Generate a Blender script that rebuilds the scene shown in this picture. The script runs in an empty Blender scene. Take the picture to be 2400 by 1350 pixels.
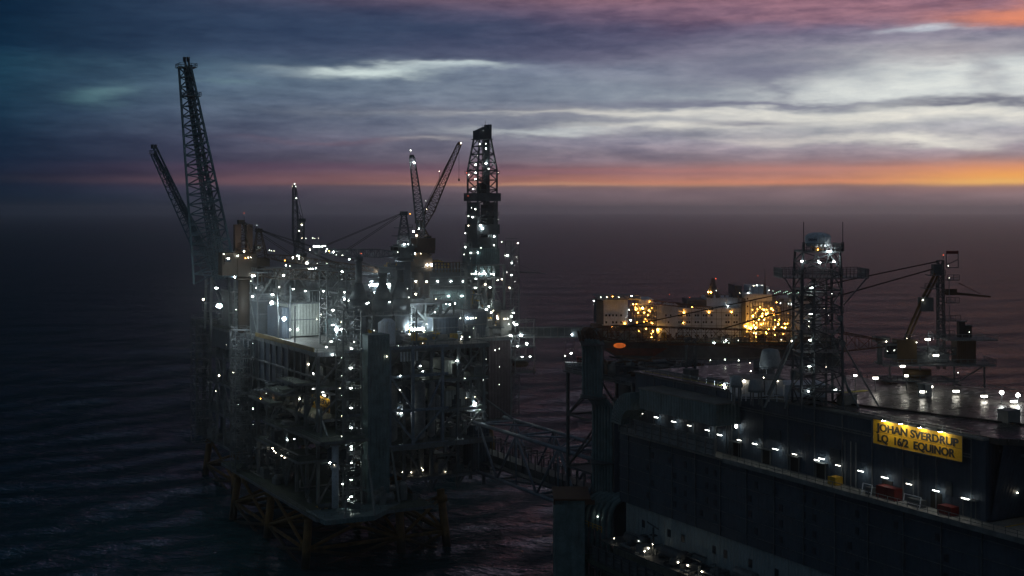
import bpy, math, random
import numpy as np
from mathutils import Vector, Matrix
from mathutils.bvhtree import BVHTree
R = math.radians
random.seed(7)
SC = bpy.context.scene
COL = SC.collection

# ------------------------------------------------------------------ camera
CAMH = 110.0
SN, CS = 0.489, 0.8723            # the platforms' own axes are turned 29.3 deg from the view
cam = bpy.data.cameras.new("camera"); camo = bpy.data.objects.new("camera", cam); COL.objects.link(camo)
camo.location = (0, 0, CAMH); camo.rotation_euler = (R(90), 0, R(-29.28))
cam.sensor_width = 36; cam.lens = 45; cam.shift_y = -185/2400
cam.clip_start = 1; cam.clip_end = 60000
SC.camera = camo
SC.view_settings.view_transform = 'Standard'; SC.view_settings.look = 'None'
SC.view_settings.gamma = 1; SC.view_settings.exposure = 0
SC.cycles.use_denoising = True
SC.cycles.max_bounces = 4; SC.cycles.diffuse_bounces = 2; SC.cycles.glossy_bounces = 3
SC.cycles.volume_bounces = 2; SC.cycles.transparent_max_bounces = 8
SC.cycles.sample_clamp_indirect = 2.0
SC.cycles.caustics_reflective = False; SC.cycles.caustics_refractive = False

# ------------------------------------------------------------------ node helpers
def srgb(r, g, b):
    f = lambda c: (c/255/12.92) if c/255 <= .04045 else ((c/255+.055)/1.055)**2.4
    return (f(r), f(g), f(b), 1)
class NT:
    def __init__(s, tree): s.t = tree; s.n = tree.nodes; s.l = tree.links
    def put(s, sock, v):
        if v is None: return
        if hasattr(v, 'is_linked') or hasattr(v, 'links'): s.l.new(v, sock)
        else: sock.default_value = v
    def m(s, op, a, b=None, c=None, clamp=False):
        n = s.n.new('ShaderNodeMath'); n.operation = op; n.use_clamp = clamp
        for i, v in enumerate((a, b, c)): s.put(n.inputs[i], v)
        return n.outputs[0]
    def vm(s, op, a, b=None):
        n = s.n.new('ShaderNodeVectorMath'); n.operation = op
        s.put(n.inputs[0], a); s.put(n.inputs[1], b)
        return n.outputs['Value'] if op in ('DOT_PRODUCT', 'LENGTH') else n.outputs[0]
    def comb(s, x, y, z):
        n = s.n.new('ShaderNodeCombineXYZ'); s.put(n.inputs[0], x); s.put(n.inputs[1], y); s.put(n.inputs[2], z); return n.outputs[0]
    def noise(s, vec, scale, detail=4, rough=.55):
        n = s.n.new('ShaderNodeTexNoise'); s.put(n.inputs['Vector'], vec); n.inputs['Scale'].default_value = scale
        n.inputs['Detail'].default_value = detail; n.inputs['Roughness'].default_value = rough; return n.outputs[0]
    def mix(s, f, a, b, mode='MIX'):
        n = s.n.new('ShaderNodeMix'); n.data_type = 'RGBA'; n.blend_type = mode
        s.put(n.inputs[0], f); s.put(n.inputs[6], a); s.put(n.inputs[7], b); return n.outputs[2]
    def ramp(s, f, stops, interp='LINEAR'):
        n = s.n.new('ShaderNodeValToRGB'); s.put(n.inputs[0], f); cr = n.color_ramp; cr.interpolation = interp
        while len(cr.elements) < len(stops): cr.elements.new(.5)
        for e, (p, c) in zip(cr.elements, stops): e.position = p; e.color = c
        return n.outputs[0]
    def sstep(s, v, a, b):
        n = s.n.new('ShaderNodeMapRange'); n.interpolation_type = 'SMOOTHSTEP'; s.put(n.inputs[0], v)
        n.inputs[1].default_value = a; n.inputs[2].default_value = b; return n.outputs[0]

# ------------------------------------------------------------------ sky (dusk clouds, laid out by compass direction and elevation)
w = bpy.data.worlds.new("World"); SC.world = w; w.use_nodes = True
T = NT(w.node_tree); T.n.clear()
tc = T.n.new('ShaderNodeTexCoord').outputs['Generated']
rt = T.vm('DOT_PRODUCT', tc, (CS, -SN, 0)); fw = T.vm('DOT_PRODUCT', tc, (SN, CS, 0)); up = T.vm('DOT_PRODUCT', tc, (0, 0, 1))
az = T.m('ARCTAN2', rt, fw)
hor = T.m('MAXIMUM', T.m('SQRT', T.m('ADD', T.m('MULTIPLY', rt, rt), T.m('MULTIPLY', fw, fw))), .001)
el0 = T.m('DIVIDE', up, hor)
wn = T.n.new('ShaderNodeTexNoise'); wn.inputs['Scale'].default_value = 1; wn.inputs['Detail'].default_value = 5; wn.inputs['Roughness'].default_value = .6
T.put(wn.inputs['Vector'], T.comb(T.m('MULTIPLY', az, 9), T.m('MULTIPLY', el0, 45), 3.3))
wsep = T.n.new('ShaderNodeSeparateColor'); T.put(wsep.inputs[0], wn.outputs[1])
s_ = T.m('ADD', az, T.m('MULTIPLY', T.m('SUBTRACT', wsep.outputs[0], .5), .10))
e_ = T.m('ADD', el0, T.m('MULTIPLY', T.m('SUBTRACT', wsep.outputs[1], .5), .030))
eh = T.m('ADD', el0, T.m('MULTIPLY', T.m('SUBTRACT', wsep.outputs[2], .5), .006))
sc_e = T.m('MULTIPLY', eh, 2.0)      # ramp position = 2 * tan(elevation)
def st(py, c): return (max(0, (490-py)/3000*2.0), srgb(*c))
left = T.ramp(sc_e, [st(490, (34,46,64)), st(462, (44,52,72)), st(438, (58,56,78)), st(422, (86,68,86)), st(405, (74,64,86)),
      st(380, (58,60,84)), st(330, (72,78,102)), st(250, (76,94,116)), st(165, (80,106,126)), st(130, (54,76,102)), st(0, (44,68,94)),
      (.42, srgb(14,46,58)), (.6, srgb(4,30,38)), (1., srgb(3,22,29))])
right = T.ramp(sc_e, [st(490, (136,114,118)), st(462, (144,120,124)), st(450, (150,124,128)), st(438, (158,126,122)), st(431, (206,142,114)), st(412, (196,134,120)), st(396, (172,132,132)),
      st(378, (156,136,144)), st(330, (156,150,162)), st(270, (166,168,178)), st(215, (150,156,170)), st(140, (122,122,144)), st(80, (128,120,144)),
      st(30, (150,112,128)), st(0, (166,116,124)), (.38, srgb(84,58,78)), (.5, srgb(46,33,48)), (1., srgb(16,18,27))])
fx = T.sstep(az, -.36, .36)
base = T.mix(fx, left, right)
# long thin streaks
stk = T.noise(T.comb(T.m('MULTIPLY', az, 6), T.m('MULTIPLY', eh, 50), 9.1), 1, 5, .6)
base = T.mix(1.0, base, T.ramp(stk, [(.28, (.66,.68,.74,1)), (.5, (.98,.98,.98,1)), (.72, (1.3,1.27,1.25,1))]), 'MULTIPLY')
fine = T.noise(T.comb(T.m('MULTIPLY', az, 30), T.m('MULTIPLY', eh, 120), 2.7), 1, 6, .65)
base = T.mix(.55, base, T.ramp(fine, [(.3, (.8,.8,.83,1)), (.7, (1.2,1.2,1.17,1))]), 'MULTIPLY')
def blob(px, py, wx, wy, col, amp, soft=1.0, s=s_, e=e_):
    global base
    a0 = math.atan((px-1200)/3000); e0 = (490-py)/3000*math.cos(a0)
    dx = T.m('MULTIPLY', T.m('SUBTRACT', s, a0), 3000/wx*.95); dy = T.m('MULTIPLY', T.m('SUBTRACT', e, e0), 3000/wy)
    q = T.m('ADD', T.m('MULTIPLY', dx, dx), T.m('MULTIPLY', dy, dy))
    g = T.m('EXPONENT', T.m('MULTIPLY', q, -soft))
    g = T.m('MULTIPLY', g, amp, clamp=True)
    base = T.mix(g, base, srgb(*col))
W1 = (226,230,226); W2 = (240,236,224); D1 = (112,114,136); D2 = (92,96,120)
blob(1500, 60, 520, 45, (128,100,124), .7)
blob(1950, 30, 480, 24, (170,122,132), .7)
blob(2390, 34, 200, 22, (214,136,114), .7)
blob(1000, 72, 720, 50, (62,74,102), .85)
blob(1450, 110, 330, 34, (84,86,112), .75)
blob(350, 60, 600, 60, (44,66,90), .6)
blob(1950, 120, 420, 38, (130,122,142), .7)
blob(2170, 66, 110, 10, (205,214,222), .7)
# broken cloud texture over everything above the glow
cl1 = T.noise(T.comb(T.m('MULTIPLY', az, 16), T.m('MULTIPLY', el0, 85), 5.5), 1, 7, .62)
cl2 = T.noise(T.comb(T.m('MULTIPLY', az, 40), T.m('MULTIPLY', el0, 170), 1.5), 1, 6, .65)
band_ = T.sstep(el0, .022, .05)
tamt = T.m('MULTIPLY', band_, T.m('ADD', .2, T.m('MULTIPLY', fx, .42)))
base = T.mix(tamt, base, T.mix(1.0, base, T.ramp(cl1, [(.34, (.62,.66,.76,1)), (.5, (.97,.98,1,1)), (.66, (1.22,1.2,1.17,1))]), 'MULTIPLY'))
base = T.mix(T.m('MULTIPLY', tamt, .8), base, T.mix(1.0, base, T.ramp(cl2, [(.36, (.8,.82,.87,1)), (.64, (1.16,1.15,1.12,1))]), 'MULTIPLY'))
blob(2180, 185, 360, 60, W1, 1.4)
blob(2000, 265, 500, 60, (196,198,198), .6)
blob(1500, 215, 400, 40, (128,140,156), .6)
blob(2050, 215, 300, 30, W1, .8)
blob(1800, 165, 230, 42, D1, .9)
blob(1812, 205, 22, 34, D1, .45)
blob(2330, 165, 40, 50, (140,140,154), .5)
blob(2240, 118, 200, 22, (160,150,158), .6)
blob(1500, 262, 420, 11, W2, .75)
blob(2150, 268, 420, 18, W2, .85)
blob(1620, 296, 260, 13, W2, .85)
blob(1250, 308, 170, 10, W1, .8)
blob(1750, 240, 420, 8, D1, .8)
blob(2280, 238, 260, 9, (104,106,124), .9)
blob(1150, 256, 260, 8, D2, .55)
blob(1330, 275, 200, 9, (118,122,140), .6)
blob(1780, 288, 130, 12, (120,120,140), .7)
blob(2150, 324, 210, 12, W2, .8)
blob(1850, 330, 130, 7, (214,206,200), .6)
blob(870, 168, 150, 13, (206,220,218), 1.1)
blob(1060, 158, 120, 7, (200,212,212), .9)
blob(1080, 160, 110, 9, (190,204,208), .75)
blob(245, 222, 55, 20, (122,150,156), .9)
blob(500, 190, 70, 10, (112,138,148), .6)
blob(975, 328, 75, 6, (176,172,172), .7)
blob(760, 328, 160, 8, (112,96,112), .7)
blob(700, 60, 700, 60, (44,62,90), .5)
blob(1100, 290, 300, 30, (98,108,130), .4)
cl3 = T.mix(T.m('MULTIPLY', band_, .42), (1,1,1,1), T.ramp(cl1, [(.34, (.66,.70,.78,1)), (.52, (1,1,1,1)), (.68, (1.15,1.14,1.12,1))]))
base = T.mix(1.0, base, cl3, 'MULTIPLY')
cl4 = T.mix(T.m('MULTIPLY', band_, .5), (1,1,1,1), T.ramp(cl2, [(.36, (.82,.84,.88,1)), (.6, (1.1,1.1,1.08,1))]))
base = T.mix(1.0, base, cl4, 'MULTIPLY')
blob(2400, 26, 110, 20, (240,146,108), .75, s=az)
# bands low over the horizon
blob(2050, 424, 700, 6, (232,148,114), .7, e=eh)
blob(1900, 398, 500, 6, (214,140,122), .5, e=eh)
blob(1950, 398, 480, 18, (196,142,132), .4, e=eh)
blob(2420, 402, 260, 24, (244,160,104), .8, e=eh)
blob(2420, 412, 200, 14, (255,178,92), .9, e=eh)
blob(2380, 425, 200, 8, (255,200,110), .7, e=eh)
blob(1300, 432, 300, 4, (214,160,126), .6, e=eh)
blob(800, 424, 620, 7, (124,88,98), .4, e=eh)
blob(1300, 404, 300, 6, (140,100,116), .5, e=eh)
blob(900, 392, 500, 10, (96,70,92), .5, e=eh)
blob(2250, 445, 260, 8, (150,116,116), .7, e=eh)
# far left of the frame fades to night; behind the viewer is deep blue
dark = T.sstep(az, -.43, -.17)
base = T.mix(1.0, base, T.mix(dark, srgb(70,142,160), (1,1,1,1)), 'MULTIPLY')
back = T.sstep(T.m('ABSOLUTE', T.m('SUBTRACT', az, .15)), .62, 1.5)
base = T.mix(back, base, (.040,.058,.074,1))
zen = T.sstep(el0, .6, 2.5)
base = T.mix(zen, base, (.038,.048,.064,1))
bg = T.n.new('ShaderNodeBackground'); T.put(bg.inputs[0], base); bg.inputs[1].default_value = 1.0
wo = T.n.new('ShaderNodeOutputWorld'); T.l.new(bg.outputs[0], wo.inputs[0])
w.cycles.sampling_method = 'MANUAL'; w.cycles.sample_map_resolution = 1024

# ------------------------------------------------------------------ pixel <-> world helpers (the place, measured off the photo)
def W(px, py, Y):
    X = (px-1200)*Y/3000
    return Vector((CS*X+SN*Y, -SN*X+CS*Y, CAMH-(py-490)*Y/3000))
def CW(X, Y, z): return Vector((CS*X+SN*Y, -SN*X+CS*Y, z))

# ------------------------------------------------------------------ mesh builder
BV, BF, BROOT = [], [], []         # everything solid, for mounting lamps on real surfaces
class MB:
    def __init__(s, cam=False): s.v = []; s.f = []; s.cam = cam
    def add(s, vs, fs):
        o = len(s.v); s.v.extend([tuple(v) for v in vs]); s.f.extend([tuple(i+o for i in f) for f in fs])
    def box(s, x0, x1, y0, y1, z0, z1):
        s.add([(x0,y0,z0),(x1,y0,z0),(x1,y1,z0),(x0,y1,z0),(x0,y0,z1),(x1,y0,z1),(x1,y1,z1),(x0,y1,z1)],
              [(0,3,2,1),(4,5,6,7),(0,1,5,4),(1,2,6,5),(2,3,7,6),(3,0,4,7)])
    def cbox(s, c, sx, sy, sz):
        s.box(c[0]-sx/2, c[0]+sx/2, c[1]-sy/2, c[1]+sy/2, c[2]-sz/2, c[2]+sz/2)
    def beam(s, p, q, a, b=None):
        s.tube(p, q, a*.7071, None, 4, True, b)
    def tube(s, p, q, r0, r1=None, n=8, cap=True, b=None):
        p = Vector(p); q = Vector(q); r1 = r0 if r1 is None else r1
        d = q-p
        if d.length < 1e-6: return
        d.normalize(); u = Vector((0,0,1)) if abs(d.z) < .9 else Vector((1,0,0))
        a = d.cross(u).normalized(); c = a.cross(d).normalized()
        vs = []
        for P, r in ((p, r0), (q, r1)):
            for i in range(n):
                t = 2*math.pi*(i+.5)/n
                vs.append(P + a*math.cos(t)*r + c*math.sin(t)*r*(1 if b is None else b))
        fs = [(i, (i+1) % n, n+(i+1) % n, n+i) for i in range(n)]
        if cap: fs += [tuple(range(n-1, -1, -1)), tuple(range(n, 2*n))]
        s.add(vs, fs)
    def path(s, pts, r, n=8):
        for a, b in zip(pts[:-1], pts[1:]): s.tube(a, b, r, r, n, True)
    def bent(s, pts, r, n=10):
        pts = [Vector(p) for p in pts]; rings = []
        for i, P in enumerate(pts):
            d = (pts[min(i+1, len(pts)-1)]-pts[max(i-1, 0)]).normalized()
            u = Vector((0,0,1)) if abs(d.z) < .95 else Vector((SN,CS,0))
            u = Vector((SN*.9,CS*.9,.1))
            a = d.cross(u).normalized(); c = a.cross(d)
            rings.append([P+a*math.cos(2*math.pi*k/n)*r+c*math.sin(2*math.pi*k/n)*r for k in range(n)])
        vs = [v for rg in rings for v in rg]
        fs = [(i*n+k, i*n+(k+1) % n, (i+1)*n+(k+1) % n, (i+1)*n+k) for i in range(len(pts)-1) for k in range(n)]
        s.add(vs, fs)
    def lathe(s, c, prof, n=20):
        vs = [(c[0]+r*math.cos(2*math.pi*k/n), c[1]+r*math.sin(2*math.pi*k/n), c[2]+z) for r, z in prof for k in range(n)]
        fs = [(i*n+k, i*n+(k+1) % n, (i+1)*n+(k+1) % n, (i+1)*n+k) for i in range(len(prof)-1) for k in range(n)]
        fs += [tuple(range(n-1, -1, -1)), tuple(range((len(prof)-1)*n, len(prof)*n))]
        s.add(vs, fs)
    def prism(s, pts, z0, z1):
        n = len(pts)
        s.add([(p[0], p[1], z0) for p in pts]+[(p[0], p[1], z1) for p in pts],
              [tuple(range(n-1, -1, -1)), tuple(range(n, 2*n))]+[(i, (i+1) % n, n+(i+1) % n, n+i) for i in range(n)])
    def lattice(s, p, q, w0, w1, n, ch=.35, br=.2, side=None, tri=False, h0=None, h1=None):
        """a lattice column or boom from p to q, square (or triangular) in section"""
        p = Vector(p); q = Vector(q); d = (q-p).normalized()
        a = (Vector(side) if side else Vector((CS,-SN,0))); a = (a-d*a.dot(d)).normalized(); c = d.cross(a).normalized()
        h0 = w0 if h0 is None else h0; h1 = w1 if h1 is None else h1
        off = [(-.5,-.5),(.5,-.5),(0,.5)] if tri else [(-.5,-.5),(.5,-.5),(.5,.5),(-.5,.5)]
        def pt(t, k): return p.lerp(q, t)+a*off[k][0]*(w0+(w1-w0)*t)+c*off[k][1]*(h0+(h1-h0)*t)
        m = len(off)
        for k in range(m): s.beam(pt(0, k), pt(1, k), ch)
        for i in range(n):
            t0, t1 = i/n, (i+1)/n
            for k in range(m):
                k2 = (k+1) % m
                if i % 2: s.beam(pt(t0, k), pt(t1, k2), br)
                else: s.beam(pt(t0, k2), pt(t1, k), br)
                s.beam(pt(t1, k), pt(t1, k2), br)
    def rail(s, pts, h=1.15, step=2.2, t=.09, mid=True):
        pts = [Vector(p) for p in pts]
        for a, b in zip(pts[:-1], pts[1:]):
            L = (b-a).length; n = max(1, int(L/step)); u = Vector((0,0,h))
            s.beam(a+u, b+u, t)
            if mid: s.beam(a+u*.5, b+u*.5, t*.7)
            for i in range(n+1): s.beam(a.lerp(b, i/n), a.lerp(b, i/n)+u, t)
    def stairs(s, x0, x1, y0, y1, z0, z1, step=3.1, post=.4, t=.18):
        for x in (x0, x1):
            for y in (y0, y1): s.beam((x,y,z0), (x,y,z1), post)
        n = max(1, round((z1-z0)/step)); dz = (z1-z0)/n
        for i in range(n+1):
            z = z0+i*dz
            s.box(x0, x1, y0, y0+(y1-y0)*.28, z-.08, z); s.box(x0, x1, y1-(y1-y0)*.28, y1, z-.08, z)
            for a, b in (((x0,y0),(x1,y0)),((x1,y0),(x1,y1)),((x1,y1),(x0,y1)),((x0,y1),(x0,y0))):
                s.beam((a[0],a[1],z), (b[0],b[1],z), t); s.beam((a[0],a[1],z+1.1), (b[0],b[1],z+1.1), .09)
            if i < n:
                yy = (y0, y1) if i % 2 else (y1, y0); xx = x0+(x1-x0)*(.3 if i % 2 else .7)
                s.beam((xx-.4, yy[0], z), (xx-.4, yy[1], z+dz), .16); s.beam((xx+.4, yy[0], z), (xx+.4, yy[1], z+dz), .16)
                s.beam((xx+.4, yy[0], z+1.1), (xx+.4, yy[1], z+dz+1.1), .1)
                if i % 2: s.beam((x0,y0,z), (x0,y1,z+dz), .14); s.beam((x0,y0,z), (x1,y0,z+dz), .14)
                else: s.beam((x0,y1,z), (x0,y0,z+dz), .14); s.beam((x1,y0,z), (x0,y0,z+dz), .14)
    def vessel(s, p, q, r, n=12):
        p = Vector(p); q = Vector(q); d = (q-p).normalized()
        s.tube(p, q, r, r, n, False); s.tube(p, p-d*r*.45, r, r*.45, n, True); s.tube(q, q+d*r*.45, r, r*.45, n, True)
    def build(s, name, mat, root=None, smooth=False, bvh=True):
        if not s.v: return None
        V = np.array([tuple(x) for x in s.v], dtype=float)
        if s.cam:
            X, Y = V[:,0].copy(), V[:,1].copy(); V[:,0] = CS*X+SN*Y; V[:,1] = -SN*X+CS*Y
        if bvh:
            o = len(BV); BV.extend(V.tolist()); BF.extend([tuple(i+o for i in f) for f in s.f]); BROOT.extend([root.name if root else name]*len(s.f))
        ro = Vector((0,0,0)); r = root
        while r is not None: ro += r.location; r = r.parent
        if root is None:
            c = V.mean(axis=0); c[2] = V[:,2].min(); ro = Vector(c)
        me = bpy.data.meshes.new(name); me.from_pydata((V-np.array(ro)).tolist(), [], s.f); me.update()
        if smooth: me.polygons.foreach_set('use_smooth', [True]*len(me.polygons))
        o = bpy.data.objects.new(name, me); COL.objects.link(o); me.materials.append(mat)
        if root: o.parent = root
        else: o.location = ro
        s.last = o
        return o
def tag(o, label, cat, group=None):
    o['label'] = label; o['category'] = cat
    if group: o['group'] = group
    return o
def thing(name, label, cat, loc, group=None):
    o = bpy.data.objects.new(name, None); COL.objects.link(o); o.location = loc; o.empty_display_size = 2
    return tag(o, label, cat, group)
def structure(o): o['kind'] = 'structure'; return o

# ------------------------------------------------------------------ materials
def mat(name, col, rough=.6, metal=0., var=.25, scale=.35, bump=0., ribs=None, spec=.5, dirt=None, ribd=.12, splash=False):
    m = bpy.data.materials.new(name); m.use_nodes = True; t = NT(m.node_tree); b = m.node_tree.nodes['Principled BSDF']
    pos = t.n.new('ShaderNodeNewGeometry').outputs['Position']
    n1 = t.noise(pos, scale, 5, .6); n2 = t.noise(pos, scale*7, 3, .6)
    lo = tuple(c*(1-var) for c in col)+(1,); hi = tuple(min(1, c*(1+var)) for c in col)+(1,)
    c = t.mix(t.ramp(n1, [(.35, (0,0,0,1)), (.65, (1,1,1,1))]), lo, hi)
    c = t.mix(t.m('MULTIPLY', t.ramp(n2, [(.45, (0,0,0,1)), (.7, (1,1,1,1))]), .45), c, tuple(x*.55 for x in col)+(1,))
    if dirt:
        sv = t.vm('MULTIPLY', pos, (1.2, 1.2, .12)); n3 = t.noise(sv, 1, 4, .7)
        c = t.mix(t.m('MULTIPLY', t.ramp(n3, [(.52, (0,0,0,1)), (.72, (1,1,1,1))]), .6), c, dirt+(1,))
    if splash:      # marine growth and rust on the lowest metres
        sz = t.n.new('ShaderNodeSeparateXYZ'); t.put(sz.inputs[0], pos)
        g = t.sstep(t.m('ADD', sz.outputs[2], t.m('MULTIPLY', n1, 5)), 9.5, 4.5)
        c = t.mix(g, c, (.035,.03,.02,1))
    t.put(b.inputs['Base Color'], c)
    t.put(b.inputs['Roughness'], t.m('ADD', rough-.1, t.m('MULTIPLY', n1, .2)))
    b.inputs['Metallic'].default_value = metal; b.inputs['Specular IOR Level'].default_value = spec
    if ribs:
        sep = t.n.new('ShaderNodeSeparateXYZ'); t.put(sep.inputs[0], pos)
        sx = t.m('SINE', t.m('MULTIPLY', t.m('ADD', sep.outputs[0], sep.outputs[1]), 2*math.pi/ribs))
        bp = t.n.new('ShaderNodeBump'); bp.inputs['Strength'].default_value = .5; bp.inputs['Distance'].default_value = ribd
        t.put(bp.inputs['Height'], sx); t.l.new(bp.outputs[0], b.inputs['Normal'])
    elif bump:
        bp = t.n.new('ShaderNodeBump'); bp.inputs['Strength'].default_value = bump; bp.inputs['Distance'].default_value = .2
        t.put(bp.inputs['Height'], n2); t.l.new(bp.outputs[0], b.inputs['Normal'])
    return m
def emis(name, col, st):
    m = bpy.data.materials.new(name); m.use_nodes = True; nt = m.node_tree; nt.nodes.clear()
    e = nt.nodes.new('ShaderNodeEmission'); e.inputs[0].default_value = col+(1,); e.inputs[1].default_value = st
    o = nt.nodes.new('ShaderNodeOutputMaterial'); nt.links.new(e.outputs[0], o.inputs[0]); return m
rust = (.09,.035,.015)
STEEL = mat('grey_steel', (.16,.18,.20), .55, .1, dirt=rust)
DSTEEL = mat('dark_steel', (.075,.09,.105), .6, .1)
BSTEEL = mat('blue_grey_painted_steel', (.19,.24,.31), .55, .1, dirt=rust)
LSTEEL = mat('pale_galvanised_steel', (.18,.20,.21), .5, .2)
TEAL = mat('teal_grey_cladding', (.13,.20,.22), .55, ribs=1.0, dirt=(.05,.05,.05))
BLUE = mat('dark_blue_cladding', (.055,.075,.105), .55, ribs=1.2)
WALL = mat('living_quarters_cladding', (.055,.080,.115), .6, ribs=.9, var=.15, scale=.08, dirt=(.03,.035,.045), ribd=.03)
WHITE = mat('white_painted_cladding', (.48,.51,.48), .6, ribs=1.1, dirt=(.2,.18,.14), var=.1)
WHITE2 = mat('white_ship_paint', (.68,.72,.80), .6, var=.12, dirt=(.25,.2,.15))
GREYP = mat('grey_fibreglass', (.30,.32,.34), .6)
CONC = mat('pale_deck_coating', (.22,.22,.21), .55, var=.3, scale=.15)
DECK = mat('green_deck_coating', (.06,.085,.07), .6, var=.3)
WETDECK = None
YEL = mat('yellow_paint', (.60,.36,.03), .55, dirt=rust)
JACK = mat('jacket_yellow_paint', (.22,.12,.035), .65, dirt=(.05,.03,.02), splash=True)
GLASS2 = mat('dull_window_glass', (.028,.036,.05), .3, 0, .1)
FLARE = mat('flare_blue_grey_steel', (.10,.16,.20), .55)
DBROWN = mat('dark_brown_paint', (.035,.022,.014), .6)
OCHRE = mat('ochre_paint', (.10,.06,.02), .6, dirt=rust)
ORNG = mat('orange_brown_crane_paint', (.07,.04,.02), .6, dirt=rust)
RED = mat('red_paint', (.13,.012,.01), .5)
PIPE = mat('pipe_silver_insulation', (.30,.31,.32), .35, .6)
RUST = mat('rust_brown_steel', (.09,.045,.028), .7)
HULLRED = mat('dark_red_hull_paint', (.16,.035,.02), .6)
GLASS = mat('dark_window_glass', (.012,.014,.018), .12, 0, .1)
BLACK = mat('black_paint', (.012,.012,.012), .7)
PURP = mat('purple_brown_cladding', (.085,.06,.075), .6, ribs=1.5)
COOL = (.90,1.0,.93); WARM = (1.0,.86,.62); AMB = (1.0,.38,.055); REDL = (1.0,.13,.05)
E_cool = emis('cool_white_lamp_glow', COOL, 60); E_hot = emis('bright_lamp_glow', (.9,1,.95), 130); E_dim = emis('dim_lamp_glow', (.95,1,.86), 15); E_big = emis('floodlight_glow', (.84,.98,1.0), 420)
E_warm = emis('warm_lamp_glow', WARM, 40); E_amb = emis('amber_sodium_glow', AMB, 62); E_ambbig = emis('bright_sodium_glow', (1,.42,.05), 270)
E_red = emis('red_beacon_glow', REDL, 6); E_sign = emis('board_lamp_glow', (1,.95,.8), 190); E_tube = emis('tube_lamp_glow', (.95,1,.92), 12); E_green = emis('green_white_perimeter_glow', (.6,1,.75), 3)
E_deck = emis('helideck_floodlight_glow', (1,.95,.82), 14)
E_glow = emis('orange_standin_glow', (1,.20,.03), .45)
E_win = emis('lit_window_glow', (1,.9,.7), 1.5)

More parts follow.
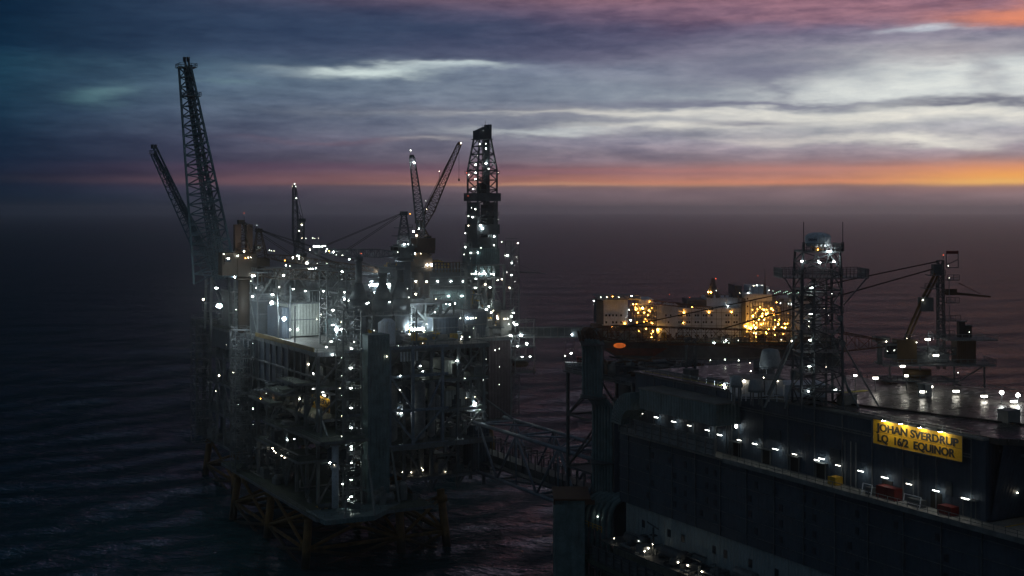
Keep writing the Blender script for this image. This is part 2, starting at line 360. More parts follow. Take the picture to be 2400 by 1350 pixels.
# ------------------------------------------------------------------ sea
LEGS = [(136.5,373.5),(136.5,411),(136.5,449),(169.5,373.5),(186.5,373.5),(148,484)]
def sea():
    nr = 780; r = 70*(29500/70)**(np.linspace(0, 1, nr))
    # finer rings where the waves are seen
    a1 = np.linspace(R(-26), R(26), 430); a2 = np.linspace(R(26), R(334), 90)[1:-1]
    A = np.concatenate([a1, a2]); na = len(A)
    rr, aa = np.meshgrid(r, A, indexing='ij')
    X = rr*np.sin(aa); Y = rr*np.cos(aa); x = CS*X+SN*Y; y = -SN*X+CS*Y
    rng = np.random.default_rng(5); z = np.zeros_like(x)
    for i in range(46):
        lam = 11*(1.06**i)*rng.uniform(.85, 1.15); k = 2*math.pi/lam
        th = R(-29.3-90)+R(90)+rng.normal(0, .5)+R(20)
        amp = .008*lam*rng.uniform(.5, 1.1)*(.3 if lam > 40 else 1.25)
        ph = rng.uniform(0, 6.28); fade = np.clip(1-(rr*(.0086))/(lam*.35), 0, 1)
        z += amp*fade*np.sin(k*(x*math.sin(th)+y*math.cos(th))+ph)
    z *= .62
    z = np.sign(z)*np.abs(z)**1.0
    z[rr > 6000] = 0
    V = np.stack([x, y, z], -1).reshape(-1, 3)
    i = np.arange(nr-1)[:, None]; j = np.arange(na)[None, :]; j2 = (j+1) % na
    F = np.stack([i*na+j, i*na+j2, (i+1)*na+j2, (i+1)*na+j], -1).reshape(-1, 4)
    me = bpy.data.meshes.new('sea'); me.vertices.add(len(V)+1)
    V = np.vstack([V, [[0,0,0]]]); me.vertices.foreach_set('co', V.ravel())
    tri = np.stack([np.full(na, len(V)-1), (np.arange(na)+1) % na, np.arange(na)], -1)
    nl = F.size+tri.size; me.loops.add(nl); me.loops.foreach_set('vertex_index', np.concatenate([F[:, ::-1].ravel(), tri[:, ::-1].ravel()]).astype(np.int32))
    me.polygons.add(len(F)+len(tri))
    me.polygons.foreach_set('loop_start', np.concatenate([np.arange(len(F))*4, F.size+np.arange(len(tri))*3]).astype(np.int32))
    me.update(calc_edges=True); me.validate()
    me.polygons.foreach_set('use_smooth', [True]*len(me.polygons))
    o = bpy.data.objects.new('sea', me); COL.objects.link(o); structure(o)
    if me.polygons[1000].normal.z < 0: me.flip_normals()
    m = bpy.data.materials.new('sea_water'); m.use_nodes = True; t = NT(m.node_tree); b = m.node_tree.nodes['Principled BSDF']
    pos = t.n.new('ShaderNodeNewGeometry').outputs['Position']
    p2 = t.vm('MULTIPLY', pos, (1, 1, 0))
    rot = t.n.new('ShaderNodeVectorRotate'); rot.rotation_type = 'Z_AXIS'; t.put(rot.inputs['Vector'], p2); rot.inputs['Angle'].default_value = R(29.3+12)
    q = t.vm('MULTIPLY', rot.outputs[0], (.45, 1, 1))
    hs = t.noise(q, .018, 2, .5); h0 = t.noise(q, .055, 3, .6); h1 = t.noise(q, .16, 4, .6); h2 = t.noise(q, .8, 3, .6)
    hh = t.m('ADD', t.m('ADD', t.m('MULTIPLY', hs, 3.0), t.m('MULTIPLY', h0, 5.5)), t.m('ADD', t.m('MULTIPLY', h1, 6.0), t.m('MULTIPLY', h2, .7)))
    bp = t.n.new('ShaderNodeBump'); bp.inputs['Strength'].default_value = 1; bp.inputs['Distance'].default_value = 1.6
    t.put(bp.inputs['Height'], hh)
    foam = t.m('MULTIPLY', t.ramp(t.noise(q, .035, 3, .6), [(.60, (0,0,0,1)), (.72, (1,1,1,1))]), t.ramp(t.noise(q, .5, 5, .7), [(.56, (0,0,0,1)), (.68, (1,1,1,1))]))
    # wind-roughened water: dark body plus a Fresnel-weighted reflection held down by unresolved chop
    df = t.n.new('ShaderNodeBsdfDiffuse'); t.put(df.inputs['Color'], t.mix(t.m('MULTIPLY', foam, .5), (.004,.050,.062,1), (.4,.42,.45,1))); t.l.new(bp.outputs[0], df.inputs['Normal'])
    gl = t.n.new('ShaderNodeBsdfGlossy'); gl.inputs['Color'].default_value = (.84,.70,.82,1); gl.inputs['Roughness'].default_value = .09; t.l.new(bp.outputs[0], gl.inputs['Normal'])
    fr = t.n.new('ShaderNodeFresnel'); fr.inputs['IOR'].default_value = 1.33; t.l.new(bp.outputs[0], fr.inputs['Normal'])
    mx = t.n.new('ShaderNodeMixShader'); t.put(mx.inputs[0], t.m('MULTIPLY', fr.outputs[0], t.m('SUBTRACT', 1.0, t.m('MULTIPLY', foam, .5)))); t.l.new(df.outputs[0], mx.inputs[1]); t.l.new(gl.outputs[0], mx.inputs[2])
    t.n.remove(b); mo = [n for n in t.n if n.type == 'OUTPUT_MATERIAL'][0]; t.l.new(mx.outputs[0], mo.inputs['Surface'])
    me.materials.append(m)
sea()

# ------------------------------------------------------------------ generic platform furniture
def clutter(rnd, x0, x1, y0, y1, z0, h, n, mats, root, name='process_equipment', rmax=1.8):
    """one deck bay's equipment: skids, tanks, exchangers and the pipes between them, one mesh per paint"""
    mbs = [MB() for _ in mats]
    for _ in range(n):
        mb = rnd.choice(mbs); cx = rnd.uniform(x0+1, x1-1); cy = rnd.uniform(y0+1, y1-1); k = rnd.random()
        if k < .30:
            a, b, c = rnd.uniform(.8, 4), rnd.uniform(.8, 4), rnd.uniform(.8, min(h*.9, 4.5))
            mb.box(max(x0, cx-a/2), min(x1, cx+a/2), max(y0, cy-b/2), min(y1, cy+b/2), z0, z0+c)
            if rnd.random() < .5: mb.box(cx-a/4, cx+a/4, cy-b/4, cy+b/4, z0+c, min(z0+h, z0+c+rnd.uniform(.3, 1.5)))
        elif k < .45:
            r = rnd.uniform(.5, rmax); t = z0+rnd.uniform(h*.4, h*.92); mb.vessel((cx,cy,z0+.6), (cx,cy,t-r*.4), r, 10)
            mb.tube((cx-r*.8,cy,z0), (cx-r*.8,cy,z0+1.2), .15); mb.tube((cx+r*.8,cy,z0), (cx+r*.8,cy,z0+1.2), .15)
        elif k < .60:
            r = rnd.uniform(.5, rmax*.8); L = rnd.uniform(3, 8)/2; z = z0+r+.7
            if rnd.random() < .5: p, q = (max(x0+r, cx-L), cy, z), (min(x1-r, cx+L), cy, z)
            else: p, q = (cx, max(y0+r, cy-L), z), (cx, min(y1-r, cy+L), z)
            mb.vessel(p, q, r, 10)
            for t in (.25, .75):
                P = Vector(p).lerp(Vector(q), t); mb.box(P.x-.4, P.x+.4, P.y-.4, P.y+.4, z0, z)
        else:
            r = rnd.uniform(.10, .38); z = z0+rnd.uniform(.4, h-.3); pts = [(cx, cy, z)]
            for _ in range(rnd.randint(2, 5)):
                x, y, z = pts[-1]; a = rnd.choice('xxyyz')
                if a == 'x': x = min(x1, max(x0, x+rnd.uniform(-12, 12)))
                elif a == 'y': y = min(y1, max(y0, y+rnd.uniform(-12, 12)))
                else: z = min(z0+h, max(z0, z+rnd.uniform(-4, 4)))
                if (x, y, z) != pts[-1]: pts.append((x, y, z))
            mb.path(pts, r, 6)
    for mb, m in zip(mbs, mats):
        o = mb.build(name, m, root)
        if o: o['kind'] = 'stuff'
def deck(root, x0, x1, y0, y1, z, m=DECK, edge=.9, rail=True, name='deck'):
    d = MB(); d.box(x0, x1, y0, y1, z-.12, z); o = d.build(name, m, root)
    e = MB()
    for a, b in (((x0,y0),(x1,y0)),((x1,y0),(x1,y1)),((x1,y1),(x0,y1)),((x0,y1),(x0,y0))):
        e.beam((a[0],a[1],z-edge/2-.13), (b[0],b[1],z-edge/2-.13), .5, edge/.5)
    n = max(1, int((x1-x0)/6))
    for i in range(1, n): e.beam((x0+(x1-x0)*i/n, y0, z-.5), (x0+(x1-x0)*i/n, y1, z-.5), .35)
    e.build('deck_beam', STEEL, root)
    if rail:
        r = MB(); r.rail([(x0,y0,z),(x1,y0,z),(x1,y1,z),(x0,y1,z),(x0,y0,z)]); r.build('handrail', LSTEEL, root)
def bays(root, x0, x1, y0, y1, zs, nx, ny, m=STEEL, w=.9, brace=True, rnd=random):
    """columns and diagonals of a topside frame between the deck levels zs"""
    c = MB()
    xs = [x0+(x1-x0)*i/nx for i in range(nx+1)]; ys = [y0+(y1-y0)*i/ny for i in range(ny+1)]
    for x in xs:
        for y in (y0, y1): c.beam((x,y,zs[0]), (x,y,zs[-1]), w)
    for y in (y0, y1): c.beam((x0,y,zs[-1]-.4), (x1,y,zs[-1]-.4), w*.8)
    for x in (x0, x1): c.beam((x,y0,zs[-1]-.4), (x,y1,zs[-1]-.4), w*.8)
    for y in ys[1:-1]:
        for x in (x0, x1): c.beam((x,y,zs[0]), (x,y,zs[-1]), w)
    if brace:
        for z0, z1 in zip(zs[:-1], zs[1:]):
            for i in range(nx):
                if rnd.random() < .75:
                    a, b = (xs[i], xs[i+1]) if rnd.random() < .5 else (xs[i+1], xs[i]); c.beam((a,y0,z0), (b,y0,z1-.3), .55)
            for i in range(ny):
                if rnd.random() < .75:
                    a, b = (ys[i], ys[i+1]) if rnd.random() < .5 else (ys[i+1], ys[i]); c.beam((x0,a,z0), (x0,b,z1-.3), .55)
    c.build('topside_frame', m, root)
def jacket(root, xs, ys, ztop, zbot=-8, flare=6, r=1.25, m=JACK, diag=True):
    cx = sum(xs)/len(xs); cy = sum(ys)/len(ys)
    def pt(x, y, z):
        t = (ztop-z)/(ztop-zbot); return Vector((x+(x-cx)/abs(xs[-1]-xs[0])*flare*t, y+(y-cy)/abs(ys[-1]-ys[0])*flare*t, z))
    for x in xs:
        for y in ys:
            l = MB(); l.tube(pt(x,y,zbot), pt(x,y,ztop-.5), r*1.15, r, 14); l.tube(pt(x,y,ztop-4.5), pt(x,y,ztop-2.5), r*1.5, r*1.5, 14)
            l.build('jacket_leg', m, root, smooth=True)
    b = MB(); zm = (ztop-3, ztop-3-(ztop+3)*.5, -2)
    def link(A, B):
        for za, zb in ((zm[0], zm[1]), (zm[1], zm[2])):
            b.tube(pt(*A, za), pt(*B, zb), .55, None, 8); b.tube(pt(*B, za), pt(*A, zb), .55, None, 8)
        b.tube(pt(*A, zm[1]), pt(*B, zm[1]), .6, None, 8)
    for x in xs:
        for y0, y1 in zip(ys[:-1], ys[1:]): link((x,y0), (x,y1))
    for y in ys:
        for x0, x1 in zip(xs[:-1], xs[1:]): link((x0,y), (x1,y))
    b.build('jacket_brace', m, root, smooth=True)
def louvre(x, y0, y1, z0, z1, root, m=DSTEEL, name='wind_screen', step=.9, t=.12):
    mb = MB(); n = max(1, int((z1-z0)/step))
    for i in range(n): z = z0+(i+.15)*(z1-z0)/n; mb.add([(x-.1,y0,z),(x-.1,y1,z),(x+.3,y1,z+(z1-z0)/n*.72),(x+.3,y0,z+(z1-z0)/n*.72)], [(0,1,2,3)])
    k = max(1, int(abs(y1-y0)/3.2))
    for i in range(k+1): y = y0+(y1-y0)*i/k; mb.beam((x-.25,y,z0-.3), (x-.25,y,z1+.3), .28)
    mb.beam((x-.2,y0,z1), (x-.2,y1,z1), .3); mb.beam((x-.2,y0,z0), (x-.2,y1,z0), .3)
    return mb.build(name, m, root)

rnd = random.Random(11)
# ================================================================== PRODUCTION PLATFORM (foreground left)
P1 = thing('production_platform', 'big production platform on brown jacket legs, nearest on the left, with tall lit stair tower', 'oil platform', (168, 410, 0))
jacket(P1, [139, 169, 184], [376, 411, 447], 19, flare=5)
# cellar deck, tall wind-walled column and its landing plate
deck(P1, 134, 172, 356, 452, 19, DECK)
pl = MB(); pl.prism([(135,352),(150,350.5),(163,362),(163,366),(134,366)], 17.8, 19.2); pl.build('landing_plate', TEAL, P1)
yl = MB(); yl.box(139, 146, 363, 371, 19.02, 19.12); yl.build('laydown_mat', YEL, P1)
deck(P1, 172, 200, 372, 452, 24, DSTEEL)
deck(P1, 148, 200, 370, 452, 35.2, DSTEEL, edge=1.4)
deck(P1, 141, 200, 374, 452, 45, DECK); deck(P1, 141, 200, 373, 452, 55, DECK)
deck(P1, 140, 200, 372, 452, 66, CONC, edge=1.3)
bays(P1, 141, 199, 374, 451, [19, 35, 45, 55, 65.5], 6, 8)
# near (right hand) face: framed bay with diagonals, round silos behind
fb = MB()
for x in (163.5, 171.5, 182): fb.beam((x,370.4,35), (x,370.4,66), .9)
for z in (35, 46, 57, 66): fb.beam((148,370.4,z), (184,370.4,z), .8)
for x0, z0, x1, z1 in ((164,57,171.5,46.5),(164,46,172,36),(182,46,172,36),(182,57,177,46.5),(148,35,152,46)): fb.beam((x0,370.3,z0), (x1,370.3,z1), .6)
fb.build('braced_face_frame', BSTEEL, P1)
col = MB(); col.box(154.5, 161.8, 366.5, 373, 17.5, 71); col.build('enclosed_riser_column', TEAL, P1)
for x, r in ((165.5, 1.9), (175, 2.2), (179.5, 1.2)):
    s = MB(); s.vessel((x,373.5,37), (x,373.5,54), r, 16); s.build('silo', PIPE, P1, True)
wb = MB(); wb.box(163.5, 173.5, 375, 388, 46.2, 56); wb.build('plant_room', BLUE, P1)
wb = MB(); wb.box(184.5, 190, 375, 385, 56, 60.5); wb.build('electrical_room', WHITE, P1)
wb = MB(); wb.box(186, 193, 376, 386, 45.2, 50.5); wb.build('electrical_room', WHITE, P1)
# left face cladding between 50 and 65 m
cl = MB(); cl.box(140.2, 141.0, 384, 450, 51.5, 65); cl.box(140.2,141.0,384,398,51.5,65); cl.build('blast_wall', BLUE, P1)
ls = MB()
for y in range(386, 452, 6): ls.beam((139.9,y,47), (139.9,y,66), .5)
for z in (51.5, 58): ls.beam((139.8,373,z), (139.8,452,z), .5)
ls.build('wall_stiffener', STEEL, P1)
# toe lines of yellow rail along the upper deck edge
yr = MB(); yr.box(139.2, 139.5, 373, 430, 66, 67.3); yr.build('yellow_kick_rail', mat('faded_yellow_rail', (.20,.14,.05), .6), P1)
# lower decks that stick out under the left face
for (x0, x1, y0, y1, z) in ((135,143,378,395,59-3),(133,148,384,402,52.2),(136,150,358,381,41),(133.5,148,386,404,41.3),(134,149,372,392,33),(136,150,404,420,33),(134.5,150,400,422,47)):
    deck(P1, x0, x1, y0, y1, z, DECK, edge=.7)
st = MB()
for a, b in (((141,378,52),(141,366,41)),((139,366,41),(139,366,50)),((139,380,41),(139,380,52)),((134,400,41),(141,395,52)),((134,384,52),(141,380,56)),((150,356,41),(150,372,35)),((150,350.5,19),(155,368,35)),((141,352,19),(150,370,33)),((163,362,19),(163,368,35))):
    st.beam(a, b, .55)
for z in (35, 41): st.beam((134,372,z), (134,404,z), .4)
st.build('outrigger_brace', LSTEEL, P1)
cy = MB(); cy.tube((142.2,362.5,20), (142.2,362.5,38.5), 1.05, None, 18); cy.tube((142.2,362.5,31.5), (142.2,362.5,32.6), 1.35, None, 18); cy.tube((142.2,362.5,38.5), (142.2,362.5,38.8), 1.6, None, 18)
cy.build('pump_caisson', WHITE2, P1, True)
# stair towers
s1 = MB(); s1.stairs(145.5, 151.5, 364.5, 370.2, 17.8, 79, 3.1); s1.build('stair_tower', LSTEEL, P1)
s2 = MB(); s2.stairs(139, 144.5, 446, 455, 18, 80, 3.3); s2.build('stair_tower', STEEL, P1)
s3 = MB(); s3.stairs(149.5, 156, 388, 394.5, 66, 90, 3); s3.build('stair_tower', LSTEEL, P1)
s4 = MB(); s4.stairs(132.5, 138, 431, 437, 19, 68, 3.3, .3, .15); s4.build('stair_tower', STEEL, P1)
# equipment on every deck
big = [PIPE, DSTEEL, STEEL, LSTEEL]
for (x0,x1,y0,y1,z,h,n) in ((142,199,375,392,55,9,70),(151,199,374,390,45,9,50),(150,199,373,390,35.2,8.5,50),(173,199,374,392,24,10,60),(137,171,360,385,19,9,30),
        (142,150,400,450,45,9,36),(142,150,400,450,55,8,20),(137,150,400,450,19,14,36),(135,147,385,403,41.3,1.5,8),(135,148,360,380,33,7,10),(135,149,402,421,47,6,10),(137,148,405,420,33,9,12)):
    clutter(rnd, x0,x1,y0,y1,z,h,n,big,P1)
clutter(rnd, 160,199,374,420,66,4.5,80,[CONC, LSTEEL, STEEL, DSTEEL, YEL],P1)
# upper modules
def module(root, x0, x1, y0, y1, z0, z1, m, name='module', rl=True, top=True):
    mb = MB(); mb.box(x0, x1, y0, y1, z0, z1); o = mb.build(name, m, root)
    d = MB()
    for x in (x0, x1): d.beam((x,y0-.15,z0), (x,y0-.15,z1), .4)
    d.beam((x0,y0-.15,z1), (x1,y0-.15,z1), .5); d.beam((x0-.15,y0,z1), (x0-.15,y1,z1), .5)
    d.beam((x0,y0-.15,z0+(z1-z0)*.5), (x1,y0-.15,z0+(z1-z0)*.5), .25)
    d.build('module_trim', STEEL, root)
    if rl:
        r = MB(); r.rail([(x0,y1,z1),(x0,y0,z1),(x1,y0,z1),(x1,y1,z1)]); r.build('handrail', LSTEEL, root)
    return o
module(P1, 147, 158.5, 418, 434, 66.5, 77.7, WHITE, 'white_module')
bx = MB(); bx.box(144.5, 146.8, 417, 433, 66, 76.5); bx.build('blue_plant_block', BLUE, P1)
gb = MB()
for i in range(9): gb.box(154.5+i*.9, 154.7+i*.9, 417.5, 434, 77.9, 82)
gb.box(154.3, 162, 417.4, 417.6, 81.8, 82.1); gb.build('louvred_cooler', LSTEEL, P1)
P1UP = ((142,158,436,450,66,80,DSTEEL),(160,172,425,445,66,84,STEEL),(174,190,420,446,66,80,DSTEEL),(160,170,408,420,66,74,TEAL),(189,199,392,410,66,73,BLUE),(172,186,402,416,66,72,DSTEEL))
for a in P1UP: module(P1, *a[:6], a[6])
for (x0,x1,y0,y1,z,h,n) in ((142,158,436,450,80,8,26),(160,172,425,445,84,6,26),(174,190,420,446,80,7,40),(147,158,418,434,77.7,5,16),(142,147,436,450,66,6,10),(160,199,400,420,74,6,50),(160,199,424,450,72,14,70)):
    clutter(rnd, x0,x1,y0,y1,z,h,n,big,P1)
# open framed upper level around the middle
for (x0,x1,y0,y1,zs,nx,ny) in ((160,172,404,418,[66,74,82],3,2),(172,199,396,416,[66,72,78],5,2),(142,176,436,452,[66,78,88],5,2)):
    bays(P1, x0, x1, y0, y1, zs, nx, ny, LSTEEL, .45)
    deck(P1, x0, x1, y0, y1, zs[-1], DSTEEL, edge=.5)
    deck(P1, x0, x1, y0, y1, zs[1], DSTEEL, edge=.5)
# long diagonal walkway and blue enclosure in the middle of the picture
tk = MB(); tk.vessel((166,378,66.5), (166,378,73.5), 2.9, 20); tk.build('storage_tank', WHITE2, P1, True)
tk = MB(); tk.vessel((171,384,67.5), (182,384,67.5), 1.5, 14); tk.build('storage_tank', PIPE, P1, True)
fp = MB()
for i in range(6): fp.box(168+i*1.1, 168.5+i*1.1, 371.8, 372.3, 61.5, 66.5)
fp.build('vertical_fin', WHITE2, P1)
sm = MB()
for x in (152, 158, 166, 172, 180, 190): sm.beam((x,371.2,66), (x,371.2,rnd.uniform(72,80)), .25)
for x, y, z in ((140,392,79),(140,408,82),(147,416,84),(174,373,78)): sm.beam((x,y,66), (x,y,z), .4)
sm.build('light_mast', LSTEEL, P1)
# exhaust stacks with their hoods
for px, top, Y in ((841, 602, 425), (897, 640, 428), (938, 622, 430)):
    c = W(px, 700, Y); zt = W(px, top, Y).z
    s = MB(); s.tube((c.x,c.y,66), (c.x,c.y,76), 3.0, None, 18); s.tube((c.x,c.y,76), (c.x,c.y,80), 3.4, None, 18)
    s.tube((c.x,c.y,80), (c.x,c.y,85.5), 3.2, 1.2, 18); s.tube((c.x,c.y,85.5), (c.x,c.y,zt), 1.15, 1.05, 18); s.tube((c.x,c.y,zt-1.5), (c.x,c.y,zt), 1.5, 1.5, 18)
    s.build('exhaust_stack', DSTEEL, P1, True)
    s = MB(); s.box(c.x-3.6, c.x+3.6, c.y-3.6, c.y+3.6, 74.5, 74.8); s.rail([(c.x-3.6,c.y-3.6,74.8),(c.x+3.6,c.y-3.6,74.8)]); s.build('stack_platform', STEEL, P1)

# second deck crane on this platform is built below; name board hung under the left face
def text_obj(s, size, M, m, ext=.03, spacing=1.0, width=None):
    cu = bpy.data.curves.new('txt', 'FONT'); cu.body = s; cu.size = size; cu.extrude = ext; cu.offset = size*.025; cu.space_character = spacing
    cu.align_x = 'LEFT'; cu.align_y = 'BOTTOM_BASELINE'
    o = bpy.data.objects.new('txt', cu); COL.objects.link(o); dg = bpy.context.evaluated_depsgraph_get()
    me = bpy.data.meshes.new_from_object(o.evaluated_get(dg)); COL.objects.unlink(o); bpy.data.objects.remove(o)
    # a heavier stroke: the same outlines again, nudged sideways
    V0 = [tuple(v.co) for v in me.vertices]; F0 = [tuple(p.vertices) for p in me.polygons]; V1 = []; F1 = []
    for k, dx in enumerate((0, .045)):
        F1 += [tuple(i+len(V1) for i in f) for f in F0]; V1 += [(x+dx*size, y, z+k*.002) for x, y, z in V0]
    me = bpy.data.meshes.new('lettering'); me.from_pydata(V1, [], F1); me.update()
    xs = [v.co.x for v in me.vertices]; wd = max(xs)-min(xs); mn = min(xs)
    if width:
        for v in me.vertices: v.co.x = (v.co.x-mn)*width/wd
    me.transform(M); me.materials.clear(); me.materials.append(m); return me
def board(name, x, ya, yb, z0, z1, lines, label, extra=0):
    """yellow board on a wall facing -x; it reads from far (ya) to near (yb)"""
    L = abs(ya-yb); H = z1-z0
    rt_ = thing(name, label, 'name board', (x, (ya+yb)/2, z0))
    b = MB(); b.box(x-.12, x, min(ya,yb), max(ya,yb), z0, z1); b.build('panel', mat('name_board_yellow', (.72,.40,.015), .45, var=.06), rt_)
    f = MB()
    for i in range(1, 6): f.box(x-.13, x-.12, ya+(yb-ya)*i/6-.03, ya+(yb-ya)*i/6+.03, z0, z1)
    f.box(x-.13, x-.12, min(ya,yb), max(ya,yb), z0+H*.5-.03, z0+H*.5+.03); f.build('panel_seam', OCHRE, rt_)
    f = MB()
    for z in (z0, z1): f.beam((x-.1,ya,z), (x-.1,yb,z), .12)
    for y in (ya, yb): f.beam((x-.1,y,z0), (x-.1,y,z1), .12)
    f.build('frame', DSTEEL, rt_)
    for (s, fx0, fw_, fz, fh) in lines:
        y0 = ya-(fx0)*L
        M = Matrix.Translation((x-.14-rt_.location.x, y0-rt_.location.y, z0+fz*H-rt_.location.z)) @ Matrix(((0,0,-1,0),(-1,0,0,0),(0,1,0,0),(0,0,0,1)))
        me = text_obj(s, fh*H/.72, M, BLACK, .02, 1.0, fw_*L)
        o = bpy.data.objects.new('lettering', me); COL.objects.link(o); o.parent = rt_
    return rt_
P1SIGN = board('name_board', 148.6, 399.5, 383, 44.4, 49.6, [('JOHAN SVERDRUP', .05, .9, .55, .31), ('P1 16/2 EQUINOR', .05, .9, .12, .31)],
      'smaller yellow name board lit from above, hanging under the left platform beside the stair tower')
sg = MB(); sg.box(147.6, 149.4, 380, 402, 51.2, 51.6)
for y in (399, 394, 388, 383.5): sg.box(148.3, 148.8, y-.25, y+.25, 49.5, 51.4)
sg.build('sign_canopy', WHITE2, P1)

for y in (397, 391, 385.5):  # extra lamps added above the board to brighten it
    g = MB(); g.box(147.3, 147.6, y-.9, y+.9, 50.5, 50.7); o = g.build('lamp_lens', emis('added_board_light_glow', (1,.97,.8), 26) if y == 397 else bpy.data.materials['added_board_light_glow'], P1SIGN, bvh=False)
    g = MB(); g.box(147.2, 147.7, y-1, y+1, 50.72, 50.85); g.beam((147.5,y,50.8), (148.8,y,51.3), .15); g.build('added_lamp_hood', DSTEEL, o, bvh=False)
# ================================================================== RISER PLATFORM with the flares (far left)
RP = thing('riser_platform', 'dark riser platform behind the nearest platform, at the far left edge of the complex', 'oil platform', (175, 504, 0))
jacket(RP, [150, 190], [486, 522], 18, flare=5)
for z in (18, 30, 42, 52): deck(RP, 146, 198, 480, 528, z, DSTEEL)
deck(RP, 144, 198, 480, 530, 64, DECK)
bays(RP, 146, 198, 480, 528, [18,30,42,52,64], 5, 5)
for z0 in (18, 30, 42, 52): clutter(rnd, 147,197,481,500,z0,9,40,big,RP)
clutter(rnd, 144,150,500,528,18,10,20,big,RP); clutter(rnd, 146,197,482,526,64,8,100,big,RP)
mb = MB(); mb.box(144.5,148,482,500,56,64); mb.build('blast_wall', BLUE, RP)
s5 = MB(); s5.stairs(140,146,508,515,16,66,3.4,.35,.16); s5.build('stair_tower', STEEL, RP)
module(RP, 148,158,484,500,64,78,DSTEEL); module(RP, 160,175,488,510,64,76,STEEL); module(RP, 176,196,484,512,64,82,DSTEEL)
brg = MB(); brg.lattice((172,452,50),(172,480,50),6,6,5,.5,.3); brg.build('link_bridge', STEEL, RP)

def flare(name, base, tip, w0, w1, n, label, ch):
    t = thing(name, label, 'flare boom', base)
    m = MB(); base = Vector(base); tip = Vector(tip)
    m.lattice(base, tip, w0, w1, n, ch, ch*.5, None, True); m.build('lattice_boom', FLARE, t)
    p = MB(); p.lattice(base, tip, w0*.28, w1*.35, n*2, ch*.5, ch*.35, None); p.build('ladder_trunk', FLARE, t)
    p = MB(); d = (tip-base).normalized(); s = Vector((CS,-SN,0))
    for k in (-.35, .35): p.tube(base+s*k*2, tip+s*k*2+Vector((0,0,3.6)), .42, None, 8)
    p.build('flare_pipe', FLARE, t)
    for f, ww in ((1, w1*.72), (.865, w1*.68)):
        g = MB(); c = base.lerp(tip, f); g.box(c.x-ww, c.x+ww, c.y-ww, c.y+ww, c.z-.25, c.z); g.rail([(c.x-ww,c.y-ww,c.z),(c.x+ww,c.y-ww,c.z),(c.x+ww,c.y+ww,c.z),(c.x-ww,c.y+ww,c.z),(c.x-ww,c.y-ww,c.z)], 1.3, 2, .16)
        g.build('tip_platform', STEEL, t)
    g = MB()
    for k in (-.35, .35):
        c = tip+s*k*2+Vector((0,0,2.2)); g.tube(c, c+Vector((0,0,1.8)), .62, .66, 10)
    g.build('flare_tip', DSTEEL, t)
    l = MB(); a = base+s*w0*.1; b = tip
    for q in (.18,.3,.42,.54,.66,.78): c = base.lerp(tip, q); l.box(c.x-1.1+w0*(1-q)*.4, c.x+1.1+w0*(1-q)*.4, c.y-1, c.y+1, c.z-.1, c.z)
    l.build('rest_platform', STEEL, t); return t
flare('flare_tower', W(517, 655, 492), W(437, 158, 492), 16.5, 4.6, 22, 'tallest flare tower, a wide tapering lattice leaning left against the clouds', .75)
flare('flare_boom', W(512, 655, 565), W(361, 360, 565), 8, 2.3, 20, 'thinner shorter flare boom leaning far left behind the tallest flare tower', .45)
fs = MB(); b0 = W(517, 655, 492)
for dx in (-5, 5):
    for dy in (-4, 4): fs.beam((b0.x+dx, b0.y+dy, 64), (b0.x+dx*.9, b0.y+dy*.9, b0.z+1), .8)
b1 = W(512, 655, 565)
for dx in (-3, 3): fs.beam((b1.x+dx, b1.y-20, 64), (b1.x+dx, b1.y, b1.z+1), .6); fs.beam((b1.x+dx, b1.y-36, 64), (b1.x+dx, b1.y, b1.z+1), .6)
fs.build('flare_support', LSTEEL, RP)

# ================================================================== DRILLING PLATFORM with the derrick
DP = thing('drilling_platform', 'lamp-lit drilling platform behind the bridge, carrying the derrick', 'oil platform', (248, 512, 0))
jacket(DP, [228, 262], [488, 525], 20, flare=5)
for z in (20, 32, 44): deck(DP, 222, 269, 482, 545, z, DSTEEL)
deck(DP, 220, 270, 481, 546, 55, CONC, edge=1.2)
bays(DP, 222, 269, 482, 545, [20,32,44,55], 5, 6)
mb = MB(); mb.box(258.5, 268.5, 481.2, 544, 20.5, 54); mb.build('windwall', PURP, DP)
mb = MB(); mb.box(268.6, 269.2, 481.4, 540, 20.5, 54); mb.build('windwall', PURP, DP)
for z0 in (20, 32, 44): clutter(rnd, 223,258,482,500,z0,10,40,big,DP)
# stacked modules up to the drill floor
module(DP, 231, 259, 484, 500, 55, 66.5, BLUE); module(DP, 231, 252, 486, 520, 67.4, 76, TEAL)
module(DP, 226, 252, 490, 530, 77.4, 84.5, DSTEEL); deck(DP, 228, 262, 483, 530, 67.2, STEEL); deck(DP, 224, 262, 487, 530, 77, STEEL)
clutter(rnd, 226,252,490,520,84.5,3,40,[YEL, LSTEEL, DSTEEL, RUST],DP)
pr = MB()
for i in range(14): pr.box(229+i*1.5, 229.5+i*1.5, 489.6, 490, 83, 87.2)
pr.box(228, 251, 489.5, 490.1, 87, 87.4); pr.build('pipe_rack', ORNG, DP)
